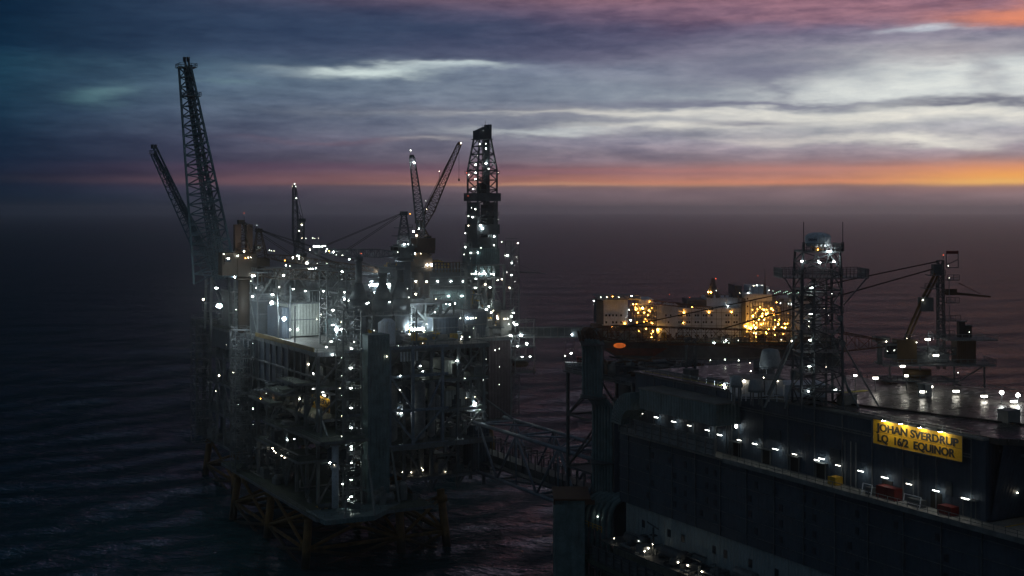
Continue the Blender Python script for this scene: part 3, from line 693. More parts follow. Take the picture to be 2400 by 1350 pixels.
# derrick substructure, open bay with lit interior
sub = MB()
for x in (256.5, 260, 264, 269):
    for y in (487, 500): sub.beam((x,y,55), (x,y,86), .9)
for z in (66, 76.5, 80, 86): sub.box(256, 269.6, 486.5, 508, z-.5, z)
sub.beam((256.5,486.8,76.5), (260,486.8,66), .5); sub.beam((269,486.8,66), (264,486.8,76), .5)
sub.build('drill_floor_frame', LSTEEL, DP)
mb = MB(); mb.box(257, 268.5, 490, 503, 80.4, 93); mb.build('drill_floor_windwall', TEAL, DP)
mb = MB(); mb.box(252.5, 270, 502, 516, 55.5, 80); mb.build('bulkhead', DSTEEL, DP)
mb = MB(); mb.box(266, 271.5, 484.5, 488, 55, 66); mb.box(259.5, 262, 484.3, 487.5, 55.2, 62); mb.build('mud_tank', CONC, DP)
clutter(rnd, 254,269.5,486,500,66,10,50,[YEL, LSTEEL, PIPE],DP); clutter(rnd, 254,269.5,486,500,55.2,10,60,[YEL, LSTEEL, PIPE, RUST],DP); clutter(rnd, 240,270,482,500,55,6,40,big,DP)
s6 = MB(); s6.stairs(272,276,486,491,20,96,3.2,.35,.16); s6.build('stair_tower', STEEL, DP)
s6 = MB(); s6.stairs(249,252,484.5,489,66,96,3.2,.3,.14); s6.build('stair_tower', LSTEEL, DP)
ex = MB(); ex.tube((276,489,82.5), (288,483,81.8), .35, .2, 6); ex.beam((276,489,86), (286,484,82), .12); ex.build('burner_boom', DSTEEL, DP)
# lifeboat station
for z in (56, 50.5, 45, 39.5): deck(DP, 271, 281.5, 481, 489, z, DSTEEL, edge=.5)
lf = MB()
for x in (271.5, 281):
    for y in (481.5, 488.5): lf.beam((x,y,38), (x,y,62), .35)
lf.lattice((271.5,481.2,61.5),(281,481.2,61.5),1.2,1.2,5,.2,.12); lf.build('lifeboat_frame', LSTEEL, DP)
def lifeboat(loc, label, m=ORNG):
    t = thing('lifeboat', label, 'lifeboat', loc)
    x, y, z = loc; prof = [(-4.2,.1),(-3.4,.9),(-2,1.3),(0,1.4),(2,1.3),(3.4,.9),(4.2,.1)]
    vs = []; n = 12
    for px, r in prof:
        for k in range(n):
            a = 2*math.pi*k/n; vs.append((x+px, y+r*math.cos(a), z+1.5+r*math.sin(a)*(.95 if math.sin(a) > 0 else 1.1)))
    fs = [(i*n+k, i*n+(k+1) % n, (i+1)*n+(k+1) % n, (i+1)*n+k) for i in range(len(prof)-1) for k in range(n)]+[tuple(range(n)), tuple(range((len(prof)-1)*n, len(prof)*n))]
    h = MB(); h.add(vs, fs); h.build('hull', m, t, True)
    c = MB(); c.box(x-3, x-1, y-.7, y+.7, z+2.4, z+3.3); c.build('cockpit', m, t)
    d = MB()
    for dx in (-2.5, 2.5): d.tube((x+dx,y,z+2.6), (x+dx,y,z+5.2), .08, None, 6)
    d.build('fall_wire', BLACK, t)
lifeboat((276,484.5,41), 'orange enclosed lifeboat hanging in the station at the right corner of the drilling platform')

# derrick
DC = Vector((264.5, 498.5, 0)); DS = .72
class MBD(MB):
    def build(s, *a, **k):
        s.v = [(DC.x+(v[0]-DC.x)*DS, DC.y+(v[1]-DC.y)*DS, v[2]) for v in s.v]; return MB.build(s, *a, **k)
DK = thing('derrick', 'tall drilling derrick with dark wind walls and rows of lamps on its lattice', 'derrick', (DC.x, DC.y, 93))
hw = 6.9
def dbox(z0, z1, h, mm, name, n0=None):
    b = MBD(); b.box(DC.x-h, DC.x+h, DC.y-h, DC.y+h, z0, z1); return b.build(name, mm, DK)
dk = MBD(); dk.lattice((DC.x,DC.y,93),(DC.x,DC.y,127),13.2,13.2,8,.9,.42,(1,0,0)); dk.lattice((DC.x,DC.y,127),(DC.x,DC.y,141.2),13.2,7.6,4,.85,.42,(1,0,0))
for z in (100,106,112,118,123): dk.box(DC.x-6.6, DC.x+6.6, DC.y-6.6, DC.y+6.6, z-.2, z)
dk.build('lattice_mast', DSTEEL, DK)
dbox(93, 97.5, 6.7, DSTEEL, 'wind_wall'); dbox(99, 103.3, 7.9, DSTEEL, 'wind_wall')
for z0, z1 in ((113.5, 117),): dbox(z0, z1, 8.4, DSTEEL, 'racking_board_wall')
b = MBD(); b.box(DC.x+1.5, DC.x+6, DC.y-4, DC.y+5, 97, 112); b.box(DC.x-6.7, DC.x-5.2, DC.y-6.7, DC.y+6.7, 97, 113); b.box(DC.x+4.6, DC.x+6.7, DC.y-6.7, DC.y+6.7, 97, 113); b.build('inner_wind_wall', DSTEEL, DK)
b = MBD(); b.box(DC.x-1.8, DC.x+1.8, DC.y-2, DC.y+2, 116, 121.5); b.tube((DC.x,DC.y,121),(DC.x,DC.y,141), .3); b.build('travelling_block', BLACK, DK)
b = MBD(); b.box(DC.x+1.8, DC.x+4.4, DC.y-1.5, DC.y+2.5, 112, 141); b.build('cable_duct', DSTEEL, DK)
for h, z in ((7.9,125.6),(7.5,107.5)):
    b = MBD(); b.box(DC.x-h, DC.x+h, DC.y-h, DC.y-h+1.3, z-.25, z); b.box(DC.x-h, DC.x-h+1.3, DC.y-h, DC.y+h, z-.25, z); b.box(DC.x+h-1.3, DC.x+h, DC.y-h, DC.y+h, z-.25, z)
    b.rail([(DC.x-h,DC.y+h,z),(DC.x-h,DC.y-h,z),(DC.x+h,DC.y-h,z),(DC.x+h,DC.y+h,z)], 1.2, 2, .14)
    b.build('gallery', STEEL, DK)
b = MBD(); b.prism([(DC.x-4.3,DC.y-4.2),(DC.x+4.3,DC.y-4.2),(DC.x+4.3,DC.y+4.2),(DC.x-4.3,DC.y+4.2)], 140.8, 144.6)
b.box(DC.x+2.3, DC.x+4.3, DC.y-4.2, DC.y+2, 144.6, 147.2); b.box(DC.x-5,DC.x+5,DC.y-5,DC.y+5,140.6,140.9)
b.add([(DC.x-4.3,DC.y-4.2,144.6),(DC.x+2.3,DC.y-4.2,144.6),(DC.x+1,DC.y-4.2,146.3),(DC.x-4.3,DC.y+2,144.6),(DC.x+2.3,DC.y+2,144.6),(DC.x+1,DC.y+2,146.3)], [(0,1,2),(3,5,4),(0,2,5,3),(1,4,5,2)])
b.build('crown_house', DSTEEL, DK)
b = MBD(); b.tube((DC.x+1,DC.y-2,145.5),(DC.x+1,DC.y-2,148.8), .12); b.tube((DC.x-.6,DC.y-2,145),(DC.x-.6,DC.y-2,147), .1); b.build('aerial', DSTEEL, DK)

# ================================================================== LATTICE TOWER / KINGPOST AND DECK CRANES
def crane(name, label, base, zped, rped, cab, tip, piv, w0, w1, n, kp=None, m=ORNG, boomm=None, ch=.3, hook=0, cabs=(5,5,4)):
    t = thing(name, label, 'crane', base)
    b = MB(); b.tube(base, (base[0],base[1],zped), rped, None, 16); b.tube((base[0],base[1],zped-1.2), (base[0],base[1],zped-.3), rped*1.35, None, 16); b.build('pedestal', m, t, True)
    c = MB(); c.box(base[0]-cabs[0]/2, base[0]+cabs[0]/2, base[1]-cabs[1]/2, base[1]+cabs[1]/2, zped, zped+cabs[2]); c.build('machinery_house', m, t)
    c = MB(); q = Vector(cab); c.cbox(q, 2.2, 2.2, 2.6); o = c.build('operator_cab', m, t)
    g = MB(); g.cbox(q+Vector((-.1,-1.12,.3)), 1.8, .1, 1.2); g.cbox(q+Vector((-1.12,0,.3)), .1, 1.8, 1.2); g.build('cab_window', GLASS, o)
    pv = Vector(piv); tp = Vector(tip); s = MB()
    side = (tp-pv).cross(Vector((0,0,1)))
    if side.length < .3*(tp-pv).length: side = Vector((CS,-SN,0))
    mid = pv.lerp(tp, .22); s.lattice(pv, mid, w0*.45, w0, max(2, n//5), ch, ch*.6, side); s.lattice(mid, tp, w0, w1, n-n//5, ch, ch*.6, side)
    s.tube(tp, tp+(tp-pv).normalized()*1.2, w1*.7, w1*.5, 6); s.build('boom', boomm or m, t)
    if kp:
        k = MB(); kp = Vector(kp); bc = Vector((base[0],base[1],zped+cabs[2]))
        k.lattice(bc, kp, cabs[0]*.8, 1.4, 6, ch*1.2, ch*.7)
        k.cbox(kp, 2.2, 2.2, 1.4); k.build('kingpost', m, t)
        p = MB()
        for e in (-.5, .5):
            for f in (1, .62): p.tube(kp+Vector((e,0,.3)), pv.lerp(tp, f)+Vector((e,0,1)), .10, None, 5)
        p.build('pendant_wire', BLACK, t)
    if hook:
        h = MB(); h.tube(tp, tp-Vector((0,0,hook)), .07, None, 5); h.cbox(tp-Vector((0,0,hook)), .5, .5, 1); h.build('hook_line', BLACK, t)
    return t
def B(px, Y, z): v = W(px, 490, Y); return (v.x, v.y, z)
C1 = crane('pedestal_crane', 'brown pedestal crane at the left end of the nearest platform, boom lowered right', B(573,458,66), 86, 2.3, W(533,612,452), W(838,648,428), W(604,640,455), 3.6, 2, 18, W(565,520,458), DBROWN, cabs=(7,7,8))
g = MB(); q = W(540,615,455); g.box(q.x-3.6, q.x+3.6, q.y-2.5, q.y+2.5, q.z-4.5, q.z+3.5); g.build('winch_house', DBROWN, C1)
g = MB(); q = W(570,540,458)
for dx in (-2.1, 2.1): g.box(q.x+dx-1.1, q.x+dx+1.1, q.y-1.2, q.y+1.2, 91, 104.5)
g.build('mast_leg', RUST, C1)
C2 = crane('small_deck_crane', 'small crane with orange cab just right of the brown crane, jib laid flat', B(610,490,66), 88, 1.6, W(603,582,488), W(880,632,470), W(622,600,488), 2.6, 1.6, 18, W(607,540,490), ORNG, cabs=(6,5,3.5))
C3 = crane('upright_boom_crane', 'crane whose slim boom stands almost upright, alone between the flares and the derrick', B(700,540,64), 86, 1.9, W(712,600,536), W(690,440,538), W(695,585,538), 2.7, 1.2, 14, W(709,516,540), DSTEEL, ch=.35, cabs=(5,5,4))
C4 = crane('lowered_boom_crane', 'crane with a dark stepped kingpost and its boom lowered far to the left', B(947,470,66), 92, 2.6, W(925,585,466), W(745,590,455), W(925,595,466), 3, 1.6, 16, W(947,500,470), DSTEEL, cabs=(6,6,5))
g = MB(); q = B(945,470,0)
for zz, r in ((92,4.2),(96,3.8),(100,3.2),(103,2.6)): g.box(q[0]-r, q[0]+r, q[1]-r, q[1]+r, zz, zz+.3); g.rail([(q[0]-r,q[1]-r,zz),(q[0]+r,q[1]-r,zz)], 1.2, 1.5, .14)
g.build('service_gallery', DSTEEL, C4)
C5 = crane('steep_boom_crane', 'orange crane whose steep boom rises slightly left, beside the derrick', B(980,500,66), 88, 2.4, W(962,600,496), W(966,370,498), W(990,552,498), 3.4, 1.8, 18, None, ORNG, DSTEEL, ch=.34, cabs=(6,6,5))
C6 = crane('slanting_boom_crane', 'orange crane with boom slanting up right towards the derrick, hook hanging from its tip', B(994,520,66), 92, 2.4, W(1003,560,514), W(1076,340,516), W(990,535,516), 3.4, 1.6, 20, W(981,520,520), ORNG, ORNG, ch=.3, hook=14, cabs=(7,6,5))
g = MB(); q = W(976,618,500); g.box(q.x-5.5, q.x+5.5, q.y-3, q.y+3, q.z-3, q.z+2.4); g.build('engine_house', ORNG, C5)
g = MB(); q = W(992,572,512); g.box(q.x-4, q.x+4, q.y-3, q.y+3, q.z-2.4, q.z+2.4); g.build('engine_house', RUST, C6)

# bridge from the drilling platform towards the accommodation vessel
BR2 = thing('link_bridge', 'long dark enclosed bridge in the distance, level above the sea behind the duct tower', 'bridge', tuple(CW(10, 560, 54)))
m = MB(cam=True); m.box(2, 38, 560, 565, 54.2, 58); m.build('enclosed_walkway', DSTEEL, BR2)
m = MB(cam=True)
for i in range(13): m.beam((2+3*i,559.7,54.2), (2+3*i,559.7,58.1), .3)
m.beam((2,559.7,54), (38,559.7,54), .6); m.beam((2,559.7,58.2), (38,559.7,58.2), .5); m.build('bridge_frame', STEEL, BR2)

# ================================================================== TRUSS BRIDGE
BR = thing('truss_bridge', 'open steel truss bridge with zigzag braces, spanning the water in the middle', 'bridge', (202, 338, 24))
m = MB(); X0, X1, ZB, ZT = 195.2, 208.8, 24, 39.8
for x in (X0, X1): m.tube((x,296,ZB), (x,383,ZB), .55, None, 8); m.tube((x,296,ZT), (x,378,ZT), .6, None, 8)
m.build('chord', BSTEEL, BR, True)
tops = [370.5, 345.5, 320.5, 297]; bots = [383, 358, 333, 308]
m = MB()
for x in (X0, X1):
    for i in range(4):
        m.tube((x,tops[i],ZT), (x,bots[i],ZB), .38, None, 8)
        if i < 3: m.tube((x,tops[i],ZT), (x,bots[i+1],ZB), .38, None, 8)
        m.tube((x,tops[i],ZT), (x,tops[i],ZB), .25, None, 6)
for i in range(4): m.tube((X0,tops[i],ZT), (X1,tops[i],ZT), .38, None, 8); m.tube((X0,bots[i],ZB), (X1,bots[i],ZB), .38, None, 8)
for i in range(3):
    m.tube((X0,tops[i],ZT), (X1,(tops[i]+tops[i+1])/2,ZT), .3, None, 6); m.tube((X1,(tops[i]+tops[i+1])/2,ZT), (X0,tops[i+1],ZT), .3, None, 6)
    m.tube((X0,bots[i],ZB), (X1,bots[i+1],ZB), .3, None, 6)
m.build('truss_brace', BSTEEL, BR, True)
m = MB(); m.box(200, 205.5, 297, 383, 25.2, 25.5)
for x in (197.5,198.4,199.3,206.5,207.4): m.tube((x,297,26.6), (x,383,26.6), .38, None, 8)
m.build('pipe_run', DSTEEL, BR, True)
m = MB(); m.box(200.3, 205.2, 297, 383, 25.6, 29); m.build('walkway_enclosure', DSTEEL, BR)
m = MB()
for y in range(298, 384, 4): m.beam((200,y,25.4), (200,y,33.5), .3); m.beam((205.5,y,25.4), (205.5,y,33.5), .3); m.beam((200,y,33.5), (205.5,y,33.5), .25)
m.build('walkway_frame', DSTEEL, BR)
m = MB(); m.box(194, 200, 372, 379, 23, 39); m.build('bridge_landing', BLUE, P1)
m = MB(); m.tube((196,376,50), (209,371,39.8), .35, None, 8); m.build('bridge_tie', STEEL, P1)

# ================================================================== LIVING QUARTERS PLATFORM (foreground right)
LQ = thing('living_quarters_platform', 'dark clad living quarters platform with flat roof helideck, nearest on the right', 'oil platform', (202, 190, 25))
# upper block (set back behind the walkway), with its roof
ub = MB(); ub.box(182, 222, 155, 262, 55.3, 69.4); ub.build('upper_wall', WALL, LQ)
lb = MB(); lb.box(180, 222, 60, 266, 37.2, 54.6); lb.build('lower_wall', WALL, LQ)
wl = MB(); wl.box(180.6, 221, 60, 264, 24, 37); wl.build('white_lower_wall', mat('weathered_white_cladding', (.26,.33,.37), .6, ribs=1.0, var=.1, dirt=(.12,.12,.11)), LQ)
ld = MB(); ld.box(171, 223, 40, 272, 22.6, 23.6); ld.build('lower_deck', DECK, LQ)
ug = MB(); ug.box(176, 222, 60, 268, 15, 22.5); ug.build('cellar_block', DSTEEL, LQ)
for x in (186, 216):
    for y in (80, 140, 200, 255):
        l = MB(); l.tube((x,y,-8), (x,y,15), 1.6, None, 14); l.build('jacket_leg', JACK, LQ, True)
# wall panel seams and stiffeners
sm = MB()
for z in (39.5, 42.8, 46.1, 49.4, 52.7): sm.box(179.8, 180.0, 60, 266, z-.06, z+.06)
for y in range(64, 266, 9): sm.box(179.75, 180.0, y-.07, y+.07, 37.3, 54.5)
sm.build('cladding_seam', STEEL, LQ)
sm = MB()
for y in range(158, 262, 8): sm.box(181.8, 182.0, y-.1, y+.1, 55.4, 69.2)
sm.box(181.79, 182.0, 157.9, 254.1, 69.1, 69.35); sm.build('wall_joint_strip', STEEL, LQ)
for y in (186, 187.4, 189, 170, 171.2, 232):
    sm = MB(); sm.tube((181.6,y,55.4), (181.6,y,64.2), .12, None, 6); sm.build('wall_downpipe', STEEL, LQ)
# windows: individually set, glass in a frame
wcount = 0
def window(x, y, z, h=1.25, wd=.85, root=LQ):
    f = MB(); f.box(x-.10, x, y-wd/2-.1, y+wd/2+.1, z-h/2-.1, z+h/2+.1); o = f.build('window', DSTEEL, root)
    g = MB(); g.box(x-.13, x-.101, y-wd/2, y+wd/2, z-h/2, z+h/2); g.build('pane', GLASS2, o)
for y in (256.5, 246, 240.6, 229, 225, 216.5, 208, 199.5, 195.5, 187, 183.5, 175, 168, 160): window(180.6, y, 33.3, 1.6, 1.0)
for z in (40.9, 44.2, 47.5, 50.8):
    for y in (252, 243, 239, 231, 228, 214, 206, 199, 196, 184, 172, 162): window(180, y+rnd.choice((0,0,2)), z)
# walkway at 55 m with rail and kerb
wk = MB(); wk.box(177.6, 182, 60, 222, 54.75, 55.2); wk.build('walkway', CONC, LQ)
kb = MB(); kb.box(177.3, 177.6, 60, 222, 54.5, 55.45); kb.build('walkway_kerb', LSTEEL, LQ)
rl = MB(); rl.rail([(177.5,60,55.4),(177.5,222,55.4)], 1.15, 2.4, .1); rl.build('walkway_rail', STEEL, LQ)
wk = MB(); wk.box(177.6, 182, 222, 262, 54.75, 55.2); wk.build('walkway', CONC, LQ)
louvre(177.4, 224.5, 262, 55.5, 59.0, LQ, STEEL, step=.9)
# deck to the right of the upper block, near end
d2 = MB(); d2.box(182, 222, 60, 154.6, 54.7, 55.1); d2.build('side_deck', CONC, LQ)
d3 = MB()
for y, x in ((151,184),(147,186)): d3.box(182.2, 222, y-.12, y+.12, 55.11, 55.2)
d3.build('deck_line', YEL, LQ)
bd = MB(); bd.box(186, 189, 140, 144, 55.1, 58); bd.build('deck_locker', WHITE2, LQ)
bd = MB(); bd.box(192, 222, 128, 146, 55.1, 63); bd.build('near_cabin', WALL, LQ)
# slanted underside of the helideck overhang to the right
hd = MB(); hd.prism([(183,153),(200,136),(230,136),(232,160),(232,200),(223,212),(183,212)], 68.9, 70.0)
WETM = bpy.data.materials.new('wet_helideck_coating'); WETM.use_nodes = True
t = NT(WETM.node_tree); b = WETM.node_tree.nodes['Principled BSDF']; pos = t.n.new('ShaderNodeNewGeometry').outputs['Position']
n1 = t.noise(pos, .12, 4, .6); n2 = t.noise(t.vm('MULTIPLY', pos, (1,1,0)), .6, 5, .65)
t.put(b.inputs['Base Color'], t.mix(n1, (.05,.05,.045,1), (.105,.095,.085,1)))
t.put(b.inputs['Roughness'], t.ramp(n2, [(.35, (.2,)*3+(1,)), (.62, (.5,)*3+(1,))])); b.inputs['Specular IOR Level'].default_value = .45
bp = t.n.new('ShaderNodeBump'); bp.inputs['Strength'].default_value = .25; bp.inputs['Distance'].default_value = .1; t.put(bp.inputs['Height'], n2); t.l.new(bp.outputs[0], b.inputs['Normal'])
hd.build('helideck', WETM, LQ)
rf = MB(); rf.box(181.4, 222.5, 212, 262.4, 69.42, 69.8); rf.build('roof_deck', WETM, LQ)
rf = MB(); rf.box(181.4, 183, 155, 212, 69.42, 69.8); rf.build('roof_edge_walk', CONC, LQ)
ht = MB()
for y in np.arange(140, 212, 4.5): ht.beam((184,y,67.6), (231,y,68.4), .35)
for x in (190, 200, 210, 220, 230): ht.beam((x,140,68.2), (x,210,68.2), .4)
ht.lattice((224,150,62),(224,208,62),3,3,12,.3,.2); ht.build('helideck_support', DSTEEL, LQ)
st_ = MB(); st_.prism([(184.4,206),(185,206),(205,139),(204.4,139)], 70.02, 70.3); st_.build('gutter_kerb', BLACK, LQ)
ly = MB()
for y in range(214, 236, 4): ly.box(183.6, 184.4, y, y+2.6, 69.81, 69.85)
ly.box(183.6,184.3,206,262,69.81,69.83); ly.box(198,206,207,208.4,70.02,70.1); ly.build('yellow_deck_line', mat('worn_yellow_line', (.45,.40,.08), .6), LQ)
# helideck safety net / rails at the far edge
rr = MB(); rr.rail([(183,214,69.8),(183,262,69.8)], 1.2, 3, .12); rr.rail([(183,262,69.8),(222,262,69.8),(222,214,69.8)], 1.2, 2.4, .12)
rr.rail([(181.7,156,69.8),(181.7,210,69.8)], .9, 4, .09); rr.build('roof_rail', STEEL, LQ)
for a, b_ in (((223,212),(232.2,200)),((232.2,200),(232.2,160)),((183,153),(200,136)),((200,136),(230,136))):
    nt = MB(); A = Vector((*a, 70)); Bv = Vector((*b_, 70)); d = (Bv-A).normalized(); o = d.cross(Vector((0,0,1)))*1.5
    if o.dot(A-Vector((205,180,70))) < 0: o = -o
    nt.beam(A+o+Vector((0,0,.4)), Bv+o+Vector((0,0,.4)), .14); n = int((Bv-A).length/1.6)
    for i in range(n+1): P = A.lerp(Bv, i/n); nt.beam(P-Vector((0,0,.3)), P+o+Vector((0,0,.4)), .1)
    nt.build('safety_net', STEEL, LQ)
# sloping parapet wall, right edge of picture
sw = MB(); sw.add([(183,154.8,55.2),(222,154.8,55.2),(222,152,69),(183,152,69)], [(0,1,2,3)]); sw.build('end_wall', WALL, LQ)
# projecting duct box on the upper wall, far left part
db = MB(); db.box(175.2, 181.9, 221.5, 250.5, 62.6, 67.3); db.build('intake_duct_box', TEAL, LQ)
db = MB(); db.box(175.0, 182, 221.3, 250.7, 67.3, 67.6); db.build('duct_roof', CONC, LQ)
# ribbed elbow duct
eb = MB(); c = Vector((177.2, 254, 60.5)); n = 14
for i in range(n):
    a0 = math.pi*.5*i/n; a1 = math.pi*.5*(i+.8)/n
    for r0, r1 in ((4.2, 8.4),):
        pts = []
        for a in (a0, a1):
            for r in (r0, r1): pts.append((c.y+r*math.sin(a), c.z-3+r*math.cos(a)))
        eb.add([(175,pts[0][0],pts[0][1]),(175,pts[1][0],pts[1][1]),(175,pts[3][0],pts[3][1]),(175,pts[2][0],pts[2][1]),
                (181,pts[0][0],pts[0][1]),(181,pts[1][0],pts[1][1]),(181,pts[3][0],pts[3][1]),(181,pts[2][0],pts[2][1])],
               [(0,1,2,3),(7,6,5,4),(1,5,6,2),(0,3,7,4),(0,4,5,1),(3,2,6,7)])
eb.build('ribbed_elbow_duct', TEAL, LQ)
# landing tower structure at the far end and bundle of vertical ducts
DT = thing('duct_tower', 'tall bundle of vertical ducts with hooked top at the living quarters far corner', 'duct tower', tuple(CW(22, 332, 24)))
for i in range(7):
    m = MB(cam=True); X = 21.1+i*.72; Yd = 331-i*.7
    j = -2.6; zb = 68-1.0*max(0, (i-3))*.3
    m.bent([(X,Yd,37),(X,Yd,58),(X,Yd,59.5),(X+j*.4,Yd,61.0),(X+j,Yd,62.2),(X+j,Yd,64),(X+j,Yd,73.5),(X+j-.3,Yd,75.2),(X+j-1.0,Yd,76.6)], .42, 10)
    m.build('vertical_duct', TEAL, DT, True)
m = MB(cam=True); m.box(26.0, 32.6, 325, 333, 24, 61); m.build('duct_casing', BLUE, DT)
for q_ in ((17.6,24.2,325.5,332,61.6,62.0),(17.6,23.6,325.5,332,75.2,75.6),(20.2,26,325.5,332,45,45.3)): m = MB(cam=True); m.box(*q_); m.build('duct_collar', DSTEEL, DT)
m = MB(cam=True)
for i in range(7): X = 17.8+i*.85; m.tube((X,330,76), (X-.8,330,78.6), .5, .25, 5)
m.build('spiked_cowl', RUST, DT)
# lower elbows out to the left
for i in range(6):
    m = MB(cam=True); Yd = 322-i*.35; X0_ = 20+i*1.45; r = 3.6
    Xl = X0_-3.4+ -1.6; pts = [(X0_+1.0,Yd+5,37.5+.5*i*0),(X0_,Yd+1,37)]
    pts = [(X0_+2.6,Yd+2,38.0),(X0_+.6,Yd,37.6),(X0_-1.4,Yd,36.4),(X0_-2.4,Yd,34.6),(X0_-2.8,Yd,32),(X0_-2.8,Yd,14)]
    m.bent(pts, .72, 10); m.build('lower_duct', TEAL, DT, True)
# boxed tank to the left of the elbows
BX = MB(cam=True); BX.box(10.6, 18, 316, 330, -2, 38); o = BX.build('caisson_block', TEAL, LQ)
BX = MB(cam=True); BX.box(10.3, 19.5, 315.6, 330, 38.05, 38.5); BX.box(10.3, 20.5, 316, 317, 37, 38.0); BX.build('caisson_cap', RUST, LQ)
# open framework behind the duct tower (bridge landing and crane boom rest)
fr = MB(); 
for x in (184, 200, 216):
    for y in (266, 282, 297): fr.beam((x,y,24), (x,y,66), .7)
for z in (40, 54, 66):
    for y in (266, 282, 297): fr.beam((184,y,z), (216,y,z), .5)
    for x in (184, 200, 216): fr.beam((x,266,z), (x,297,z), .5)
for z0, z1 in ((40,54),(54,66)):
    for x in (184, 216): fr.beam((x,266,z0), (x,282,z1), .4); fr.beam((x,297,z0), (x,282,z1), .4)
    fr.beam((184,297,z0), (200,297,z1), .4); fr.beam((200,297,z1), (216,297,z0), .4)
fr.build('landing_frame', DSTEEL, LQ)
fd = MB(); fd.box(183, 217, 265, 298, 65.6, 66); fd.build('landing_deck', DSTEEL, LQ); fd = MB(); fd.box(184,216,266,297,39.6,40); fd.build('landing_deck', DSTEEL, LQ)
rr = MB(); rr.rail([(183,265,66),(183,298,66),(217,298,66)], 1.2, 2.4, .12); rr.build('handrail', STEEL, LQ)
clutter(rnd, 185,215,267,296,66,3.5,50,[DSTEEL,STEEL,RUST],LQ)
br_ = MB(); br_.beam((184,280,66), (184,280,76.5), .6); br_.beam((181,277,66), (184,280,76.5), .4); br_.beam((187,284,66), (184,280,76.5), .4); br_.build('boom_rest', DSTEEL, LQ); br_ = MB(); br_.lattice((196,258,69.8),(196,258,77.5),2.2,2.2,4,.3,.18); br_.build('boom_rest', DSTEEL, LQ)
# lower deck, near bottom: wind screens, lit alcoves, pipe work
louvre(171.6, 236, 266, 22, 27.2, LQ, DSTEEL, step=1.0)
rr = MB(); rr.rail([(171.2,150,23.6),(171.2,236,23.6)], 1.2, 2.4, .12); rr.rail([(172,262,31),(172,272,31),(179,272,31)], 1.3, 2, .14); rr.build('lower_rail', YEL, LQ)
lw = MB(); lw.box(175.4, 180.5, 236, 262, 23.7, 28.4); lw.box(176, 180.5, 176, 232, 23.7, 27.4); lw.build('lower_plant_room', mat('pale_bulkhead_paint', (.3,.31,.28), .6, dirt=(.1,.08,.05)), LQ)
rfm = MB(); rfm.box(172.6, 180.5, 196, 264, 28.5, 28.7); rfm.build('lower_canopy', DSTEEL, LQ)
clutter(rnd, 172,176,180,232,23.6,4,46,[DSTEEL,LSTEEL,STEEL,RUST],LQ); clutter(rnd, 173,181,200,262,28.7,2.2,34,[DSTEEL,STEEL],LQ)
m = MB(); m.box(172.2, 174, 241, 246, 23.62, 23.72); m.build('yellow_hatch', YEL, LQ)
lc = MB(); lc.cbox((176,246,33.4), 1.2, 1.6, .3); lc.beam((176,246,28.7), (176,246,35.2), .35); lc.beam((176,244,35.2), (176,248.5,36), .25); lc.build('davit', DSTEEL, LQ)
# alcove frames and doors along the walkway
for y in (222.5, 212.8, 203.8, 196, 178, 166): dr = MB(); dr.box(181.85, 181.99, y-1.3, y+1.3, 55.21, 58.2); dr.build('recess_shade_panel', BLACK, LQ)  # flat black panels; the shade of a recess is put into their colour
for y in (222.5, 212.8, 203.8, 196, 158.3):
    d = MB()
    for e in (-1.4, 1.4): d.beam((181.7,y+e,55.2), (181.7,y+e,58.4), .16)
    d.beam((181.7,y-1.4,58.4), (181.7,y+1.4,58.4), .16); d.box(180.9, 182, y-1.8, y+1.8, 58.5, 58.65); d.build('door_frame', LSTEEL, LQ)
# things standing on the walkway
def locker(label, y, L, h, m, nm='equipment_container', cat='container', group=None):
    t = thing(nm, label, cat, (180.6, y, 55.2), group)
    b = MB(); b.box(179.6, 181.6, y-L/2, y+L/2, 55.21, 55.2+h); b.build('body', m, t)
    r = MB()
    for yy in (y-L/2, y+L/2): r.beam((179.55,yy,55.2), (179.55,yy,55.2+h), .14)
    r.beam((179.55,y-L/2,55.2+h), (179.55,y+L/2,55.2+h), .14); r.box(179.5,179.6,y-.05,y+.05,55.3,55.2+h-.1); r.build('edge_rail', m, t)
locker('large red container under a lamp on the dark walkway', 176.2, 4.6, 2.3, RED)
locker('low red locker near the right end of the dark walkway', 162, 3, 1.6, RED, 'equipment_locker', 'locker')
locker('yellow topped cabinet under the lamp on the dark walkway', 190.5, 2.0, 1.6, YEL, 'yellow_cabinet', 'cabinet')
def rack(label, y, L):
    t = thing('hose_rack', label, 'rack', (180, y, 55.2), 'white framed racks on the walkway')
    b = MB()
    b.beam((179,y-L/2,55.2), (179.4,y-L/2,57.3), .14); b.beam((179,y+L/2,55.2), (179.4,y+L/2,57.3), .14); b.beam((179.4,y-L/2,57.3), (179.4,y+L/2,57.3), .14); b.beam((179,y-L/2,55.9), (179,y+L/2,55.9), .1)
    b.build('tube_frame', WHITE2, t)
    b = MB(); b.box(179.7, 181, y-L/2+.3, y+L/2-.3, 55.22, 56.6); b.build('bin', DSTEEL, t)
rack('white tube framed rack right of the red container on the walkway', 169.3, 4); rack('white tube framed rack left of the red container on the walkway', 180.6, 2.4)
